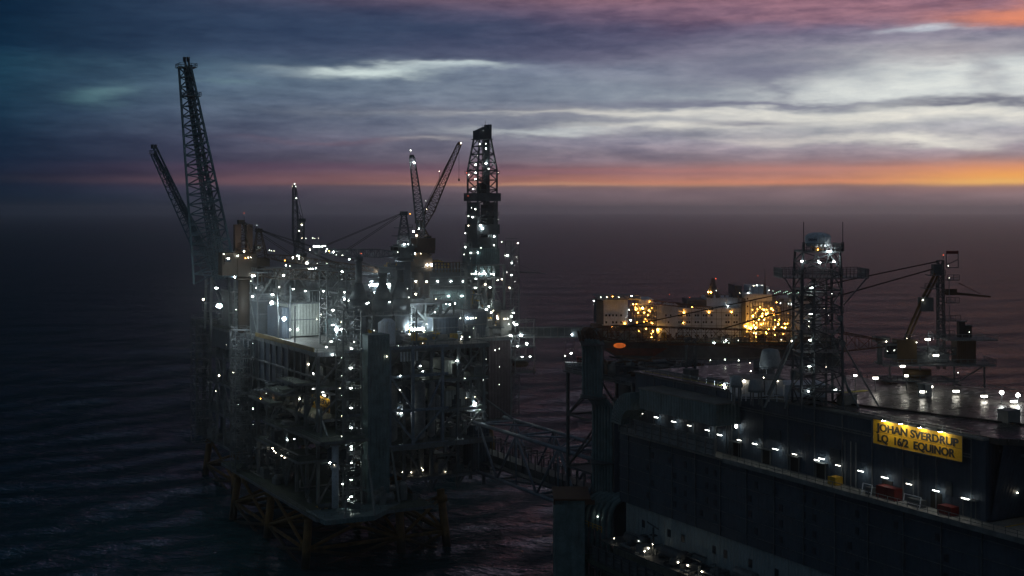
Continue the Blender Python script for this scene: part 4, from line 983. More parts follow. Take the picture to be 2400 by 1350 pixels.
# big name board with its lamps
SGN = board('name_board', 180.9, 180.6, 159, 65.05, 69.75, [('JOHAN SVERDRUP', .04, .92, .55, .31), ('LQ  16/2  EQUINOR', .055, .87, .12, .31)],
      'large yellow name board with black capital letters on the living quarters wall')
for y in (176.8, 172.6, 168.0, 163.2):
    a = MB(); a.beam((181.2,y+.9,70.1), (179.6,y,70.3), .1); a.beam((181.2,y-.2,69.8), (179.6,y,70.3), .08); o = a.build('lamp_arm', DSTEEL, SGN, bvh=False)
    h = MB(); h.box(179.35, 179.85, y-.35, y+.35, 70.0, 70.35); h.build('lamp_housing', BLACK, o, bvh=False)
    g = MB(); g.box(179.6, 179.9, y-.3, y+.3, 69.93, 69.99); g.build('lamp_lens', E_sign, o, bvh=False)

# seams, hatches and small plant on the helideck and roof
sm = MB()
for y in (150, 160, 170, 180, 190, 200): sm.box(184.5+max(0,(160-y))*.9, 229, y-.06, y+.06, 70.005, 70.03)
sm.box(208-.06, 208+.06, 140, 208, 70.006, 70.032); sm.build('deck_seam', BLACK, LQ)
for (x, y, sx, sy, h, mm) in ((205,240,3,2,1.4,STEEL),(211,236,2,2,1.0,CONC),(190,250,2.4,3,1.2,DSTEEL),(196,228,1.6,1.6,2.2,DSTEEL),(186,219,2.5,1.5,.9,STEEL),(214,252,4,2,1.8,DSTEEL),(188,238,1.2,5,.5,STEEL)):
    sm = MB(); sm.box(x-sx/2, x+sx/2, y-sy/2, y+sy/2, 69.81, 69.8+h); sm.box(x-sx/2-.1, x+sx/2+.1, y-sy/2-.1, y+sy/2+.1, 69.82+h, 69.95+h); sm.build('roof_vent', mm, LQ)
sm = MB()
for i in range(3): sm.path([(186+i*.5,262,70.1),(186+i*.5,232,70.1),(198+i*.5,228,70.1),(198+i*.5,214,70.1)], .12, 6)
sm.build('roof_pipe', LSTEEL, LQ)
# cable ladder, louvres and small doors that break up the upper wall
sm = MB(); sm.beam((181.7,250,66.5), (181.7,158,66.5), .2); sm.beam((181.7,250,66.0), (181.7,158,66.0), .2)
for y in range(158, 250, 2): sm.beam((181.7,y,66.0), (181.7,y,66.5), .1)
sm.build('cable_ladder', STEEL, LQ)
for y, z, wd, h in ((210,62,3.5,2.2),(200,63,2,1.4),(192,60.5,3,3),(215,58.8,1.6,1.2),(172,60.5,4,2),(163,59.5,1.5,2.4)):
    sm = MB(); sm.box(181.75, 181.99, y-wd/2, y+wd/2, z-h/2, z+h/2)
    for i in range(int(h/.3)): sm.box(181.68, 181.75, y-wd/2+.1, y+wd/2-.1, z-h/2+.1+i*.3, z-h/2+.22+i*.3)
    sm.build('wall_louvre', DSTEEL, LQ)
# roof things
def radome(label, px, py, Y, r, h, cone=False):
    c = W(px, py, Y); base = 69.8; t = thing('satellite_dome', label, 'satellite dome', (c.x, c.y, base), None)
    z = c.z-h/2
    d = MB(); prof = [(r*1.12,0),(r*1.1,h*.12),(r,h*.45),(r*.86,h*.82),(r*.74,h*.96),(r*.4,h),(.05,h)] if cone else [(r,0),(r*1.05,h*.25),(r*1.04,h*.6),(r*.85,h*.85),(r*.45,h*.98),(.05,h)]
    d.lathe((c.x,c.y,z), prof, 22); d.build('dome', GREYP, t, True)
    s = MB(); n = 4; 
    for i in range(n): a = i*math.pi/2+.4; s.beam((c.x+r*.8*math.cos(a),c.y+r*.8*math.sin(a),base), (c.x+r*.8*math.cos(a),c.y+r*.8*math.sin(a),z), .22)
    s.tube((c.x,c.y,z-.4), (c.x,c.y,z), r*1.1, None, 16); s.build('stand', STEEL, t); return t
radome('largest tapered white satellite dome standing on the roof left of the mast', 1806, 838, 292, 2.3, 4.0, True)
radome('small pale satellite dome at the left end of the roof cabins', 1727, 891, 262, 1.1, 2.0, True)
radome('middle pale satellite dome in front of the roof cabins', 1772, 901, 262, 1.5, 2.2, True)
CB = thing('roof_cabin', 'pale low cabin on the roof with a bright lamp under its eave', 'cabin', (200, 226, 69.8))
m = MB(cam=True); m.box(48, 58, 274, 282, 69.82, 73.4); m.box(58, 67, 272, 280, 69.82, 72.6); m.build('cabin_wall', WHITE2, CB)
m = MB(cam=True); m.box(47.7, 58.3, 273.7, 282.3, 73.42, 73.6); m.build('cabin_roof', CONC, CB)
for X in (49, 51.5, 54, 56.5): m = MB(cam=True); m.box(X, X+.15, 273.85, 274, 69.9, 73.3); m.build('wall_batten', STEEL, CB)
m = MB(cam=True); m.rail([(46,268,69.85),(52,267,69.85),(60,266,69.85)], 1.3, 1.6, .14); m.beam((46,268,71),(49,268,71),.16); m.beam((49,268,69.8),(49,268,71),.16); m.build('white_rail', WHITE2, CB)
PC = thing('pump_cabinet', 'grey pump cabinet with lamps on top, at the helideck edge', 'cabinet', tuple(W(2168, 957, 272)))
q = W(2168, 957, 272); m = MB(); m.box(q.x-1, q.x+1, q.y-1, q.y+1, 70.02, 72.8); m.build('body', DSTEEL, PC)
m = MB(); m.box(q.x-1.2, q.x+1.2, q.y-1.2, q.y+1.2, 72.8, 73); m.rail([(q.x-1.2,q.y-1.2,70),(q.x+1.2,q.y-1.2,70)], 1.2, 1, .1); m.build('cap', LSTEEL, PC)
q = W(2365, 985, 240); GB = thing('deck_box', 'pale grey deck box standing on the helideck near the right edge', 'box', (q.x, q.y, 70.02))
m = MB(); m.box(q.x-1.7, q.x+1.7, q.y-1.2, q.y+1.2, 70.03, 72.3); m.build('body', CONC, GB); m = MB(); m.box(q.x-1.8, q.x+1.8, q.y-1.3, q.y+1.3, 72.31, 72.45); m.build('lid', LSTEEL, GB)
q = W(1985, 938, 262); GB = thing('deck_box', 'pale grey deck box beside the foot of the lattice mast', 'box', (q.x, q.y, 70.02))
m = MB(); m.box(q.x-1.7, q.x+1.7, q.y-1.2, q.y+1.2, 70.03, 72.0); m.build('body', CONC, GB); m = MB(); m.box(q.x-1.8, q.x+1.8, q.y-1.3, q.y+1.3, 72.01, 72.15); m.build('lid', LSTEEL, GB)

# telecom mast
MC = CW(62.5, 262, 0); MT = thing('lattice_mast', 'tall dark lattice telecom mast with white radar drum on the roof', 'mast', (MC.x, MC.y, 69.8))
def mp(dX, dY, z): v = CW(62.5+dX, 262+dY, z); return v
m = MB(); 
def leg4(z0, z1, w0_, w1_, n, ch=.36, br=.2):
    m.lattice((MC.x,MC.y,z0), (MC.x,MC.y,z1), w0_, w1_, n, ch, br, (CS,-SN,0))
leg4(69.8, 97, 8.4, 7.8, 8); leg4(97, 101.5, 7.8, 7.4, 2)
m.build('lattice_body', DSTEEL, MT)
m = MB(); cx0, cy0 = MC.x, MC.y; m.stairs(cx0-2.6, cx0+.6, cy0-2, cy0+2, 69.8, 96, 2.9, .28, .12); m.build('stair_tower', STEEL, MT)
m = MB()
for dX in (-4.4, 4.4):
    a = mp(dX, 0, 84); m.beam(a, mp(dX*2.7 if dX > 0 else dX*2.6, -3, 69.8), .34); m.beam(mp(dX, 0, 77), mp(dX*1.7, -4, 69.8), .3)
m.beam(mp(-4,4,84), mp(-9,8,69.8), .3); m.beam(mp(4,4,84), mp(9,8,69.8), .3); m.build('stay_leg', LSTEEL, MT)
m = MB(cam=True); 
for z, x0, x1, yy in ((96.2,55,71.4,4.2),):
    m.box(x0-.5, x1+.5, 262-yy, 262+yy, z-.2, z); m.rail([(x0-.5,262-yy,z),(x1+.5,262-yy,z),(x1+.5,262+yy,z),(x0-.5,262+yy,z),(x0-.5,262-yy,z)], 1.7, .75, .14)
    m.beam((x0,262-yy,z-.2),(58.2,262-yy,z-5.5),.26); m.beam((x1,262-yy,z-.2),(66.8,262-yy,z-5.5),.26)
for z in (73, 77, 81, 85, 89, 92.5): m.box(58, 67, 258.5, 265, z-.12, z); m.rail([(58,258.5,z),(67,258.5,z)], 1.2, 1, .1)
m.box(58.6, 66.8, 258, 266, 101.2, 101.5); m.rail([(58.6,258,101.5),(66.8,258,101.5),(66.8,266,101.5)], 1.5, .8, .14)
m.beam((58.8,258,97),(61.5,258,101),.25); m.beam((66.6,258,97),(64,258,101),.25); m.beam((61.5,258,101),(62.7,258,97),.2); m.beam((64,258,101),(62.7,258,97),.2)
m.build('mast_platform', STEEL, MT)
m = MB(cam=True)
for X in (58.9, 66.8): m.tube((X,258.4,101.5), (X,258.4,107.4), .09, None, 6); m.tube((X,258.4,101.5), (X,258.4,103.3), .28, None, 8)
m.build('whip_aerial', DSTEEL, MT)
for i, (X, z) in enumerate(((59.5,90.4),(66,88),(58.5,86.2),(66.5,83))): m = MB(cam=True); m.tube((X,257.8,z), (X,257.2,z), .55, .6, 12); m.build('dish_aerial', LSTEEL, MT)
c = CW(62.4, 261, 0); m = MB(); m.lathe((c.x,c.y,102.3), [(2.1,0),(2.5,.3),(2.6,.9),(2.6,2.0),(2.5,2.3),(2.0,2.65),(1.1,2.9),(.05,3.0)], 28); rd = m.build('radar_drum', WHITE2, MT, True)
m = MB(); m.tube((c.x,c.y,101.5), (c.x,c.y,102.85), 1.2, 1.4, 14); m.build('drum_stand', STEEL, MT)
# five dark letters wrapped round the drum
cu = bpy.data.curves.new('t', 'FONT'); cu.body = 'DSSVN'; cu.size = .6; cu.extrude = .01; cu.offset = .02
oo = bpy.data.objects.new('t', cu); COL.objects.link(oo); me = bpy.data.meshes.new_from_object(oo.evaluated_get(bpy.context.evaluated_depsgraph_get())); bpy.data.objects.remove(oo)
for v in me.vertices:
    a = math.atan2(-SN*0-CS, -SN) ; a = math.atan2(-CS, -SN)-R(58)+v.co.x/2.62
    rr_ = 2.63+v.co.z; v.co = Vector((rr_*math.cos(a)+c.x-MC.x, rr_*math.sin(a)+c.y-MC.y, 103.6+v.co.y-69.8))
me.materials.clear(); me.materials.append(mat('navy_lettering', (.02,.03,.10), .5)); o = bpy.data.objects.new('lettering', me); COL.objects.link(o); o.parent = MT

# crane behind the helideck
LC = thing('kingpost_crane', 'ochre crane with lattice kingpost behind the helideck, long boom level to the left', 'crane', (W(2150,800,300).x, W(2150,800,300).y, 60))
m = MB(cam=True); X = 95; Y = 300
m.tube((X,Y,40), (X,Y,72), 2.2, None, 18); m.tube((X,Y,71), (X,Y,72.5), 3.2, None, 18); m.build('pedestal', OCHRE, LC, True)
m = MB(cam=True); m.box(89.3, 94, 297, 301, 74.4, 79.6); m.build('machinery_house', OCHRE, LC)
m = MB(cam=True); m.box(94.1, 102, 298.5, 303, 74.2, 76.6); m.lattice((94,298,77),(103,298,77),1.6,1.6,6,.2,.14); m.tube((97,299,77.2),(99.5,299,77.2),.9,None,12); m.build('winch_deck_house', DSTEEL, LC)
m = MB(cam=True); m.box(86.8, 89.2, 296.4, 299, 75.4, 78.8); m.build('operator_cab', DSTEEL, LC)
m = MB(cam=True); m.box(86.9, 89.1, 296.28, 296.38, 76.4, 78.3); m.build('cab_window', GLASS, LC)
m = MB(cam=True); m.box(86, 112, 296, 304, 73.6, 74); m.rail([(86,296,74),(112,296,74),(112,304,74)], 1.2, 1.6, .12); m.box(100.5, 112, 295, 304, 79.6, 79.9); m.rail([(91,296,79.7),(112,295,79.8)], 1.3, 1.6, .12); m.build('walkway', STEEL, LC)
m = MB(cam=True)
for a, b_ in (((100.5,80),(98.6,90)),((98.6,90),(100.2,97))):
    pass
m.lattice((100.6,300,72.5), (100.4,300,98), 1.5, 1.2, 16, .24, .16, (1,0,0)); m.cbox((99.6,300,95.8), 2.0, 2.0, 2.6); m.build('kingpost', DSTEEL, LC)
m = MB(cam=True); m.bent([(91.6,299,79), (93.6,299,84), (95.8,299,89), (98.2,299,93.6), (98.9,299,95)], .34, 8); m.bent([(92.5,299,79), (94.5,299,84), (96.6,299,88.8), (98.9,299,93.2), (99.4,299,94.4)], .26, 8); m.beam((94,299,85), (95,299,84.6), .2); m.beam((96.4,299,90), (97.3,299,89.4), .2); m.build('kingpost_stay', OCHRE, LC, True)
m = MB(cam=True)
for z, x0, x1 in ((91.5,96.2,100.0),(84,101,104.5),(94.6,97.5,101),(93.5,101.5,104.2),(88.2,101.2,104.2),(80.5,97,103)): m.box(x0, x1, 298, 302, z-.15, z); m.rail([(x0,298,z),(x1,298,z)], 1.2, 1, .12)
m.box(95.4,98.2,298,301,86.2,89.4); m.build('service_platform', DSTEEL, LC)
m = MB(cam=True)
for a, b_ in (((101.8,96.3),(104.6,96.3)),((104.6,96.3),(104.6,100.2)),((101.8,99.6),(104.6,100.2)),((101.8,96.3),(101.8,99.6)),((102,97),(104.6,98.2))): m.beam((a[0],300,a[1]), (b_[0],300,b_[1]), .16)
m.build('aerial_frame', DSTEEL, LC)
m = MB(cam=True); m.box(101.8, 104.6, 299.9, 300.1, 99.5, 100.2); m.build('flag_strip', RED, LC)
m = MB(cam=True); m.tube((100.8,298,90.6), (111.4,298,89.6), .38, .22, 8); m.box(101,103.5,297.6,298.4,90,91.4); m.tube((104,298,92.8),(109,298,90.3),.07,None,5); m.build('auxiliary_jib', ORNG, LC)
# boom: level, 83 m long
bp0 = Vector(CW(84, 289, 79.6)); bp1 = W(1378, 778, 332)
m = MB(); side = (bp1-bp0).cross(Vector((0,0,1)))
m.lattice(bp0, bp0.lerp(bp1,.12), 1.6, 3.2, 3, .2, .11, side, h0=1.4, h1=4.2); m.lattice(bp0.lerp(bp1,.12), bp0.lerp(bp1,.9), 3.2, 2.8, 16, .2, .1, side, h0=4.2, h1=3.8); m.lattice(bp0.lerp(bp1,.9), bp1, 2.8, 1.4, 3, .26, .14, side, h0=3.8, h1=1.6)
m.tube(bp1-Vector((0,1,0)), bp1+Vector((0,1,0)), 1.3, None, 12); m.build('boom', RUST, LC)
m = MB(); top = Vector(CW(100.4, 300, 97.8))
for e in (0, 1.3):
    a = bp0.lerp(bp1, .84)+Vector((0,0,2)); k = bp0.lerp(bp1, .52)+Vector((0,0,1.8)); m.tube(top-Vector((0,0,e*1.1)), (a if e == 0 else k), .09, None, 5); m.tube(top-Vector((.8,0,e*1.1)), (a if e == 0 else k)-Vector((.8,0,0)), .09, None, 5)
m.build('pendant_wire', BLACK, LC)
m = MB(cam=True); m.box(84.2, 87.5, 296, 299.5, 79.2, 80.4); m.box(85, 86, 297, 298, 73.9, 79.2); m.build('boom_foot', DSTEEL, LC)
YC = thing('corrugated_container', 'tall yellow brown corrugated container hanging at the right of the crane', 'container', tuple(CW(106, 301, 73.4)))
m = MB(cam=True); m.box(104, 108.3, 299, 303, 73.2, 79.55); m.build('body', ORNG, YC)
m = MB(cam=True)
for i in range(9): m.box(104.2+i*.5, 104.4+i*.5, 298.85, 299, 73.3, 79.4)
m.build('corrugation', ORNG, YC)
GN = thing('exhaust_silencer', 'pair of black upright silencers with pale caps on top of the yellow container', 'silencer', tuple(CW(106, 301, 79.9)))
m = MB(cam=True); m.box(104.6, 106, 299.2, 301, 79.92, 83.6); m.box(105, 107.6, 299.4, 301.5, 79.92, 82.7); m.build('silencer_box', BLACK, GN)
m = MB(cam=True); m.box(104.5, 106.4, 299.1, 301.1, 83.62, 83.85); m.box(104.9, 107.7, 299.3, 301.6, 82.72, 82.9); m.build('cap', LSTEEL, GN)
fr = MB(cam=True)
for X in (88, 95, 103, 110): fr.beam((X,298,60), (X,298,73.6), .35)
fr.beam((99,296,71.5),(106,296,68),.3); fr.beam((110,298,73.6),(99,300,66),.3); fr.box(86,103,294,304,70.2,70.5); fr.rail([(86,294,70.5),(103,294,70.5)],1.2,1.3,.12)
fr.build('crane_support', DSTEEL, LQ)

# helideck floodlights on short posts
hl = [(675,1139,.8),(817,1157,1.6),(1007,1074,1.4),(1034,1141,1),(1184,885,1.5),(1242,998,1.6),(1198,1218,1.7),(1152,1254,1.7),(1383,1250,1.7),(1581,1285,1.7),(1790,1322,1.8)]
names = ['floodlight at the left end of the row, beside the lattice mast', 'floodlight second from the mast at the helideck edge', 'floodlight high on the crane walkway, left of the yellow pedestal',
 'slim floodlight low beside the yellow crane pedestal', 'long lamp under the crane machinery walkway', 'bright floodlight right of the yellow crane pedestal', 'upper floodlight of the pair at the pump cabinet',
 'lower floodlight of the pair at the pump cabinet', 'floodlight between the pump cabinet and the right-hand floodlights', 'floodlight standing left of the round lamps on the helideck edge', 'rightmost flat floodlight on the helideck edge']
for (x, y, s), nm in zip(hl, names):
    Y = 282 if y > 1100 else 296
    if x in (1198, 1383, 1581): Y = {1198: 280, 1383: 275, 1581: 268}[x]
    if x == 1790: Y = 262
    if x == 1152: Y = 271
    c = W(1780+x/3, 500+y/3, Y); base = 73.0 if x in (1152,) else (70.0 if y > 1100 else c.z-1.6)
    t = thing('helideck_floodlight', 'white '+nm, 'floodlight', (c.x, c.y, base), 'floodlights around the helideck')
    u = .62*s
    p = MB(); p.tube((c.x,c.y,base), (c.x,c.y,c.z-.2), .09, None, 6); p.build('post', STEEL, t, bvh=False)
    e = MB(); S = Vector((CS,-SN,0))*.36*s; Fv = Vector((SN,CS,0))*.2
    a = [c-S-Fv, c+S-Fv, c+S+Fv, c-S+Fv]; e.prism([(v.x,v.y) for v in a], c.z-.21, c.z+.17); e.build('lens', E_deck, t, bvh=False)
    h = MB(); S *= 1.15; Fv = Fv*1.2; a = [c-S-Fv, c+S-Fv, c+S+Fv, c-S+Fv]; h.prism([(v.x,v.y) for v in a], c.z+.175, c.z+.3); h.build('hood', DSTEEL, t, bvh=False)
for x, y, nm in ((1704,1262,'left'), (1818,1280,'right')):
    c = W(1780+x/3, 500+y/3, 264); t = thing('round_floodlight', 'round dazzling floodlight, %s one of the two on tall posts at the helideck edge' % nm, 'floodlight', (c.x, c.y, 70), 'round floodlights at the helideck edge')
    p = MB(); p.tube((c.x,c.y,70), (c.x,c.y,c.z-.3), .1, None, 6); p.build('post', STEEL, t, bvh=False)
    e = MB(); e.lathe((c.x,c.y,c.z-.35), [(.1,0),(.36,.2),(.4,.45),(.2,.75)], 12); e.build('lens', bpy.data.materials.get('round_flood_glow') or emis('round_flood_glow', (.95,1,.95), 45), t, True, bvh=False)

# ================================================================== ACCOMMODATION VESSEL (far right, behind)
FV = thing('accommodation_vessel', 'white accommodation vessel lit with amber sodium lamps, moored beyond the living quarters', 'vessel', tuple(CW(70, 620, 0)))
def fx_(px): return (px-1200)*620/3000
def fz_(py): return CAMH-(py-490)*620/3000
def fbox(px0, px1, py0, py1, m, name, y0=620, dep=20):
    b = MB(cam=True); b.box(fx_(px0), fx_(px1), y0, y0+dep, fz_(py1), fz_(py0)); return b.build(name, m, FV)
hull = MB(cam=True)
hull.add([(fx_(1470),614,fz_(850)),(fx_(1960),614,fz_(858)),(fx_(1960),660,fz_(858)),(fx_(1470),660,fz_(850)),(fx_(1385),614,fz_(800)),(fx_(1960),614,fz_(796)),(fx_(1960),660,fz_(796)),(fx_(1385),660,fz_(800))],
         [(0,3,2,1),(4,5,6,7),(0,1,5,4),(1,2,6,5),(2,3,7,6),(3,0,4,7)]); hull.build('hull', DSTEEL, FV)
hb = MB(cam=True); hb.box(fx_(1560), fx_(1860), 613.5, 614, fz_(806), fz_(797)); hb.build('hull_stripe', mat('red_brown_hull_band', (.2,.09,.05), .6), FV)  # red-brown band along the hull side
uo = MB(cam=True); uo.add([(fx_(1415),612,fz_(812)),(fx_(1560),612,fz_(812)),(fx_(1530),612,fz_(830)),(fx_(1440),612,fz_(828)),(fx_(1415),640,fz_(812)),(fx_(1560),640,fz_(812)),(fx_(1530),640,fz_(830)),(fx_(1440),640,fz_(828))],
         [(0,1,2,3),(7,6,5,4),(3,2,6,7),(1,5,6,2),(0,3,7,4)]); uo.build('bow_bulge', HULLRED, FV)
og = MB(cam=True); og.add([(fx_(1449)+2.9*math.cos(a), 611.8, fz_(805.5)+1.25*math.sin(a)) for a in [i*math.pi/10 for i in range(20)]], [tuple(range(20))]); og.build('orange_glow_disc', E_glow, FV, bvh=False)  # flat emissive disc stands in for the orange lamplight here
og = MB(cam=True)
for i in range(6): og.box(fx_(1443)+i*.6, fx_(1443)+i*.6+.15, 611.6, 611.7, fz_(810.5), fz_(802))
og.build('opening_bars', RUST, FV, bvh=False)
md = MB(cam=True); md.box(fx_(1380), fx_(1960), 606, 650, fz_(797), fz_(794)); md.build('main_deck', DECK, FV)
fbox(1415, 1472, 702, 766, WHITE2, 'forward_house'); fbox(1398, 1415, 706, 760, DSTEEL, 'forward_bulkhead'); fbox(1400, 1500, 698, 701.5, LSTEEL, 'helideck', 616, 34)
fbox(1535, 1590, 715, 797, WHITE2, 'stair_house'); fbox(1590, 1738, 724, 797, WHITE2, 'long_house', 621); fbox(1738, 1748, 700, 797, DSTEEL, 'lift_trunk'); fbox(1748, 1812, 690, 780, WHITE2, 'bridge_house', 622)
fbox(1500, 1535, 704, 720, WHITE2, 'upper_cabin', 626); fbox(1665, 1738, 702, 724, WHITE2, 'upper_cabin', 630); fbox(1620, 1665, 708, 724, DSTEEL, 'funnel_base', 632); fbox(1730, 1746, 672, 700, DSTEEL, 'funnel', 628)
fbox(1765, 1808, 673, 692, WHITE2, 'wheelhouse', 625); fbox(1850, 1930, 700, 797, WHITE2, 'aft_house', 624); fbox(1472, 1535, 770, 797, DSTEEL, 'deck_store'); fbox(1390,1475,766,797, RUST,'deck_store', 621)
wd = MB(cam=True)
def fwin(px, py): 
    f = MB(cam=True); f.box(fx_(px-2), fx_(px+2), 619.9, 619.98, fz_(py+2.4), fz_(py-2.4)); f.build('window', GLASS, FV)
for px in (1421,1429,1437,1445,1456): fwin(px, 739)
for px in (1421,1437,1445,1456): fwin(px, 755.5)
for py in (739.5, 755.5, 772, 787):
    for px in (1592,1597.5,1611,1617,1631,1637,1650,1656,1669,1703,1709,1722,1728):
        f = MB(cam=True); f.box(fx_(px-1.8), fx_(px+1.8), 620.85, 620.95, fz_(py+2.2), fz_(py-2.2)); f.build('window', GLASS, FV)
for px, py in ((1752,700),(1752,718),(1752,735),(1752,752),(1561,739),(1567,755),(1572,739),(1857,742),(1864,742),(1875,742),(1857,756),(1870,756)):
    f = MB(cam=True); f.box(fx_(px-1.5), fx_(px+1.5), 619.6, 619.7, fz_(py+2.2), fz_(py-2.2)); f.build('window', GLASS, FV)
# scaffold-like process towers, sodium lit
for px0, px1, py0, py1, n in ((1476,1534,714,797,5),(1756,1848,705,797,7)):
    b = MB(cam=True)
    xs = [fx_(px0+(px1-px0)*i/n) for i in range(n+1)]; zs = [fz_(py1+(py0-py1)*i/6) for i in range(7)]
    for yy in (611, 618):
        for x in xs: b.beam((x,yy,zs[0]), (x,yy,zs[-1]), .32)
        for z in zs: b.beam((xs[0],yy,z), (xs[-1],yy,z), .28)
        for i in range(n):
            for j in range(6):
                if rnd.random() < .5: b.beam((xs[i+rnd.choice((0,1))],yy,zs[j]), (xs[i if rnd.random() < .5 else i+1],yy,zs[j+1]), .2)
    b.build('scaffold_tower', LSTEEL, FV)
    c = MB(cam=True)
    for _ in range(90):
        x = rnd.uniform(xs[0], xs[-1]); z = rnd.uniform(zs[0], zs[-1]-1); r = rnd.uniform(.15, .7)
        if rnd.random() < .5: c.tube((x,614,z), (min(xs[-1], x+rnd.uniform(1,6)),614,z), r, None, 6)
        else: c.tube((x,615,z), (x,615,min(zs[-1], z+rnd.uniform(1,6))), r, None, 6)
    c.build('process_pipework', PIPE, FV)
b = MB(cam=True); b.box(fx_(1545), fx_(1557), 610.8, 611, fz_(797), fz_(775))
b.build('roller_door', YEL, FV)
# plant, stores and small decks crowding the vessel
r2 = random.Random(21)
for kx, (a0, a1, b0, b1, yy0, yy1, n, mm) in enumerate(((1480,1590,797,780,608,616,30,RUST),(1590,1745,797,783,607,618,46,DSTEEL),(1745,1900,797,776,607,616,50,RUST),(1400,1475,702,695,618,640,16,LSTEEL),
        (1500,1665,722,712,624,640,36,DSTEEL),(1665,1740,702,694,631,640,14,STEEL),(1750,1900,690,684,623,640,30,DSTEEL),(1810,1905,705,690,618,634,36,STEEL),(1395,1480,797,768,609,618,30,LSTEEL))):
    c = MB(cam=True)
    for _ in range(n):
        x = r2.uniform(fx_(a0), fx_(a1)-1); z = fz_(b0); h = r2.uniform(.6, max(1.2, (b0-b1)*.2067)); wd_ = r2.uniform(.4, 3.2); y = r2.uniform(yy0, yy1); q = r2.random()
        if q < .4: c.box(x, x+wd_, y, y+r2.uniform(.5, 3), z, z+h)
        elif q < .7: c.tube((x,y,z), (x,y,z+h*1.3), r2.uniform(.1, .5), None, 6)
        else: c.tube((x,y,z+h), (min(fx_(a1), x+wd_*3),y,z+h), r2.uniform(.08, .25), None, 5); c.tube((x,y,z), (x,y,z+h), .1, None, 5)
    o = c.build('deck_plant', mm, FV); o['kind'] = 'stuff'
c = MB(cam=True)
for z in (fz_(733), fz_(748), fz_(764), fz_(780)): c.box(fx_(1590), fx_(1738), 620.5, 621, z-.08, z+.08)
for px in (1600, 1622, 1645, 1680, 1692, 1716, 1734): c.tube((fx_(px),620.7,fz_(797)), (fx_(px),620.7,fz_(725)), .1, None, 5)
c.build('facade_pipe', STEEL, FV)
# the vessel's own cranes, masts and railings
b = MB(cam=True); b.lattice((fx_(1672),630,fz_(702)), (fx_(1679),630,fz_(655)), 2.2, .8, 7, .35, .2); b.lattice((fx_(1690),630,fz_(702)), (fx_(1679),630,fz_(656)), 1, .6, 6, .3, .16); b.build('derrick_mast', DSTEEL, FV)
b = MB(cam=True); b.tube((fx_(1795),622,fz_(672)), (fx_(1795),622,fz_(631)), .22, .1, 6); b.tube((fx_(1795),622,fz_(690)), (fx_(1795),622,fz_(664)), .9, .3, 10); b.build('aerial_mast', DSTEEL, FV)
b = MB(cam=True); b.lattice((fx_(1520),616,fz_(706)), (fx_(1668),616,fz_(722)), 1.6, 1.2, 16, .22, .12); b.lattice((fx_(1400),612,fz_(765)), (fx_(1480),612,fz_(765)), 2, 2, 8, .2, .12); b.build('gangway_boom', RUST, FV)
b = MB(cam=True); b.rail([(fx_(1380),606,fz_(795)),(fx_(1960),606,fz_(795))], 1.6, 4, .22); b.rail([(fx_(1400),616,fz_(698)),(fx_(1500),616,fz_(698))], 1.3, 3, .2); b.rail([(fx_(1590),620.5,fz_(724)),(fx_(1738),620.5,fz_(724))], 1.3, 3, .2); b.build('handrail', LSTEEL, FV)
b = MB(cam=True); b.box(fx_(1322), fx_(1560), 600, 612, fz_(856), fz_(848)); b.build('lower_pontoon_deck', DSTEEL, FV)
b = MB(cam=True); b.rail([(fx_(1400),600,fz_(847)),(fx_(1560),600,fz_(847))], 2.6, 5, .3); b.rail([(fx_(1322),600,fz_(847)),(fx_(1400),600,fz_(847))], 1.4, 3, .25)
for px in (1322, 1342): b.path([(fx_(px),601,fz_(847)), (fx_(px-4),601,fz_(818)), (fx_(px),601,fz_(790))], .2, 5)
b.build('lower_rail', LSTEEL, FV)
b = MB(cam=True)
for px in (1480, 1600, 1750, 1900): b.tube((fx_(px),636,-8), (fx_(px),636,fz_(850)), 5, None, 16)
b.build('hull_column', DSTEEL, FV, True)
RB = thing('rescue_craft', 'small red and white craft on the low deck left of the duct tower', 'boat', tuple(CW(fx_(1352), 605, fz_(848))))
b = MB(cam=True); x0 = fx_(1333); z0 = fz_(847.5); b.add([(x0,602,z0+.1),(x0+8,602,z0+.1),(x0+8,606,z0+.1),(x0,606,z0+.1),(x0-2.2,602,z0+1.6),(x0+8.4,602,z0+1.6),(x0+8.4,606,z0+1.6),(x0-2.2,606,z0+1.6)], [(0,3,2,1),(4,5,6,7),(0,1,5,4),(1,2,6,5),(2,3,7,6),(3,0,4,7)]); b.build('hull', WHITE2, RB)
b = MB(cam=True); b.box(x0+3.2, x0+7.5, 602.6, 605.4, z0+1.65, z0+4.2); b.build('cabin', RED, RB)
b = MB(cam=True); b.box(x0+4, x0+6.6, 602.45, 602.55, z0+2.8, z0+3.7); b.build('cabin_window', GLASS, RB)
FH = thing('moored_catwalk', 'dark low platform with posts behind the left end of the quarters roof', 'platform', tuple(CW(60, 400, 40)))
b = MB(cam=True); b.box(40, 96, 400, 412, 60.6, 61.4); b.build('walk_slab', DSTEEL, FH)
b = MB(cam=True); b.rail([(40,400,61.4),(96,400,61.4)], 2.0, 2.2, .2); b.build('handrail', STEEL, FH)
b = MB(cam=True)
for X in (44, 60, 76, 92): b.tube((X,406,-8), (X,406,60.6), 1.2, None, 12)
b.build('support_leg', DSTEEL, FH, True)

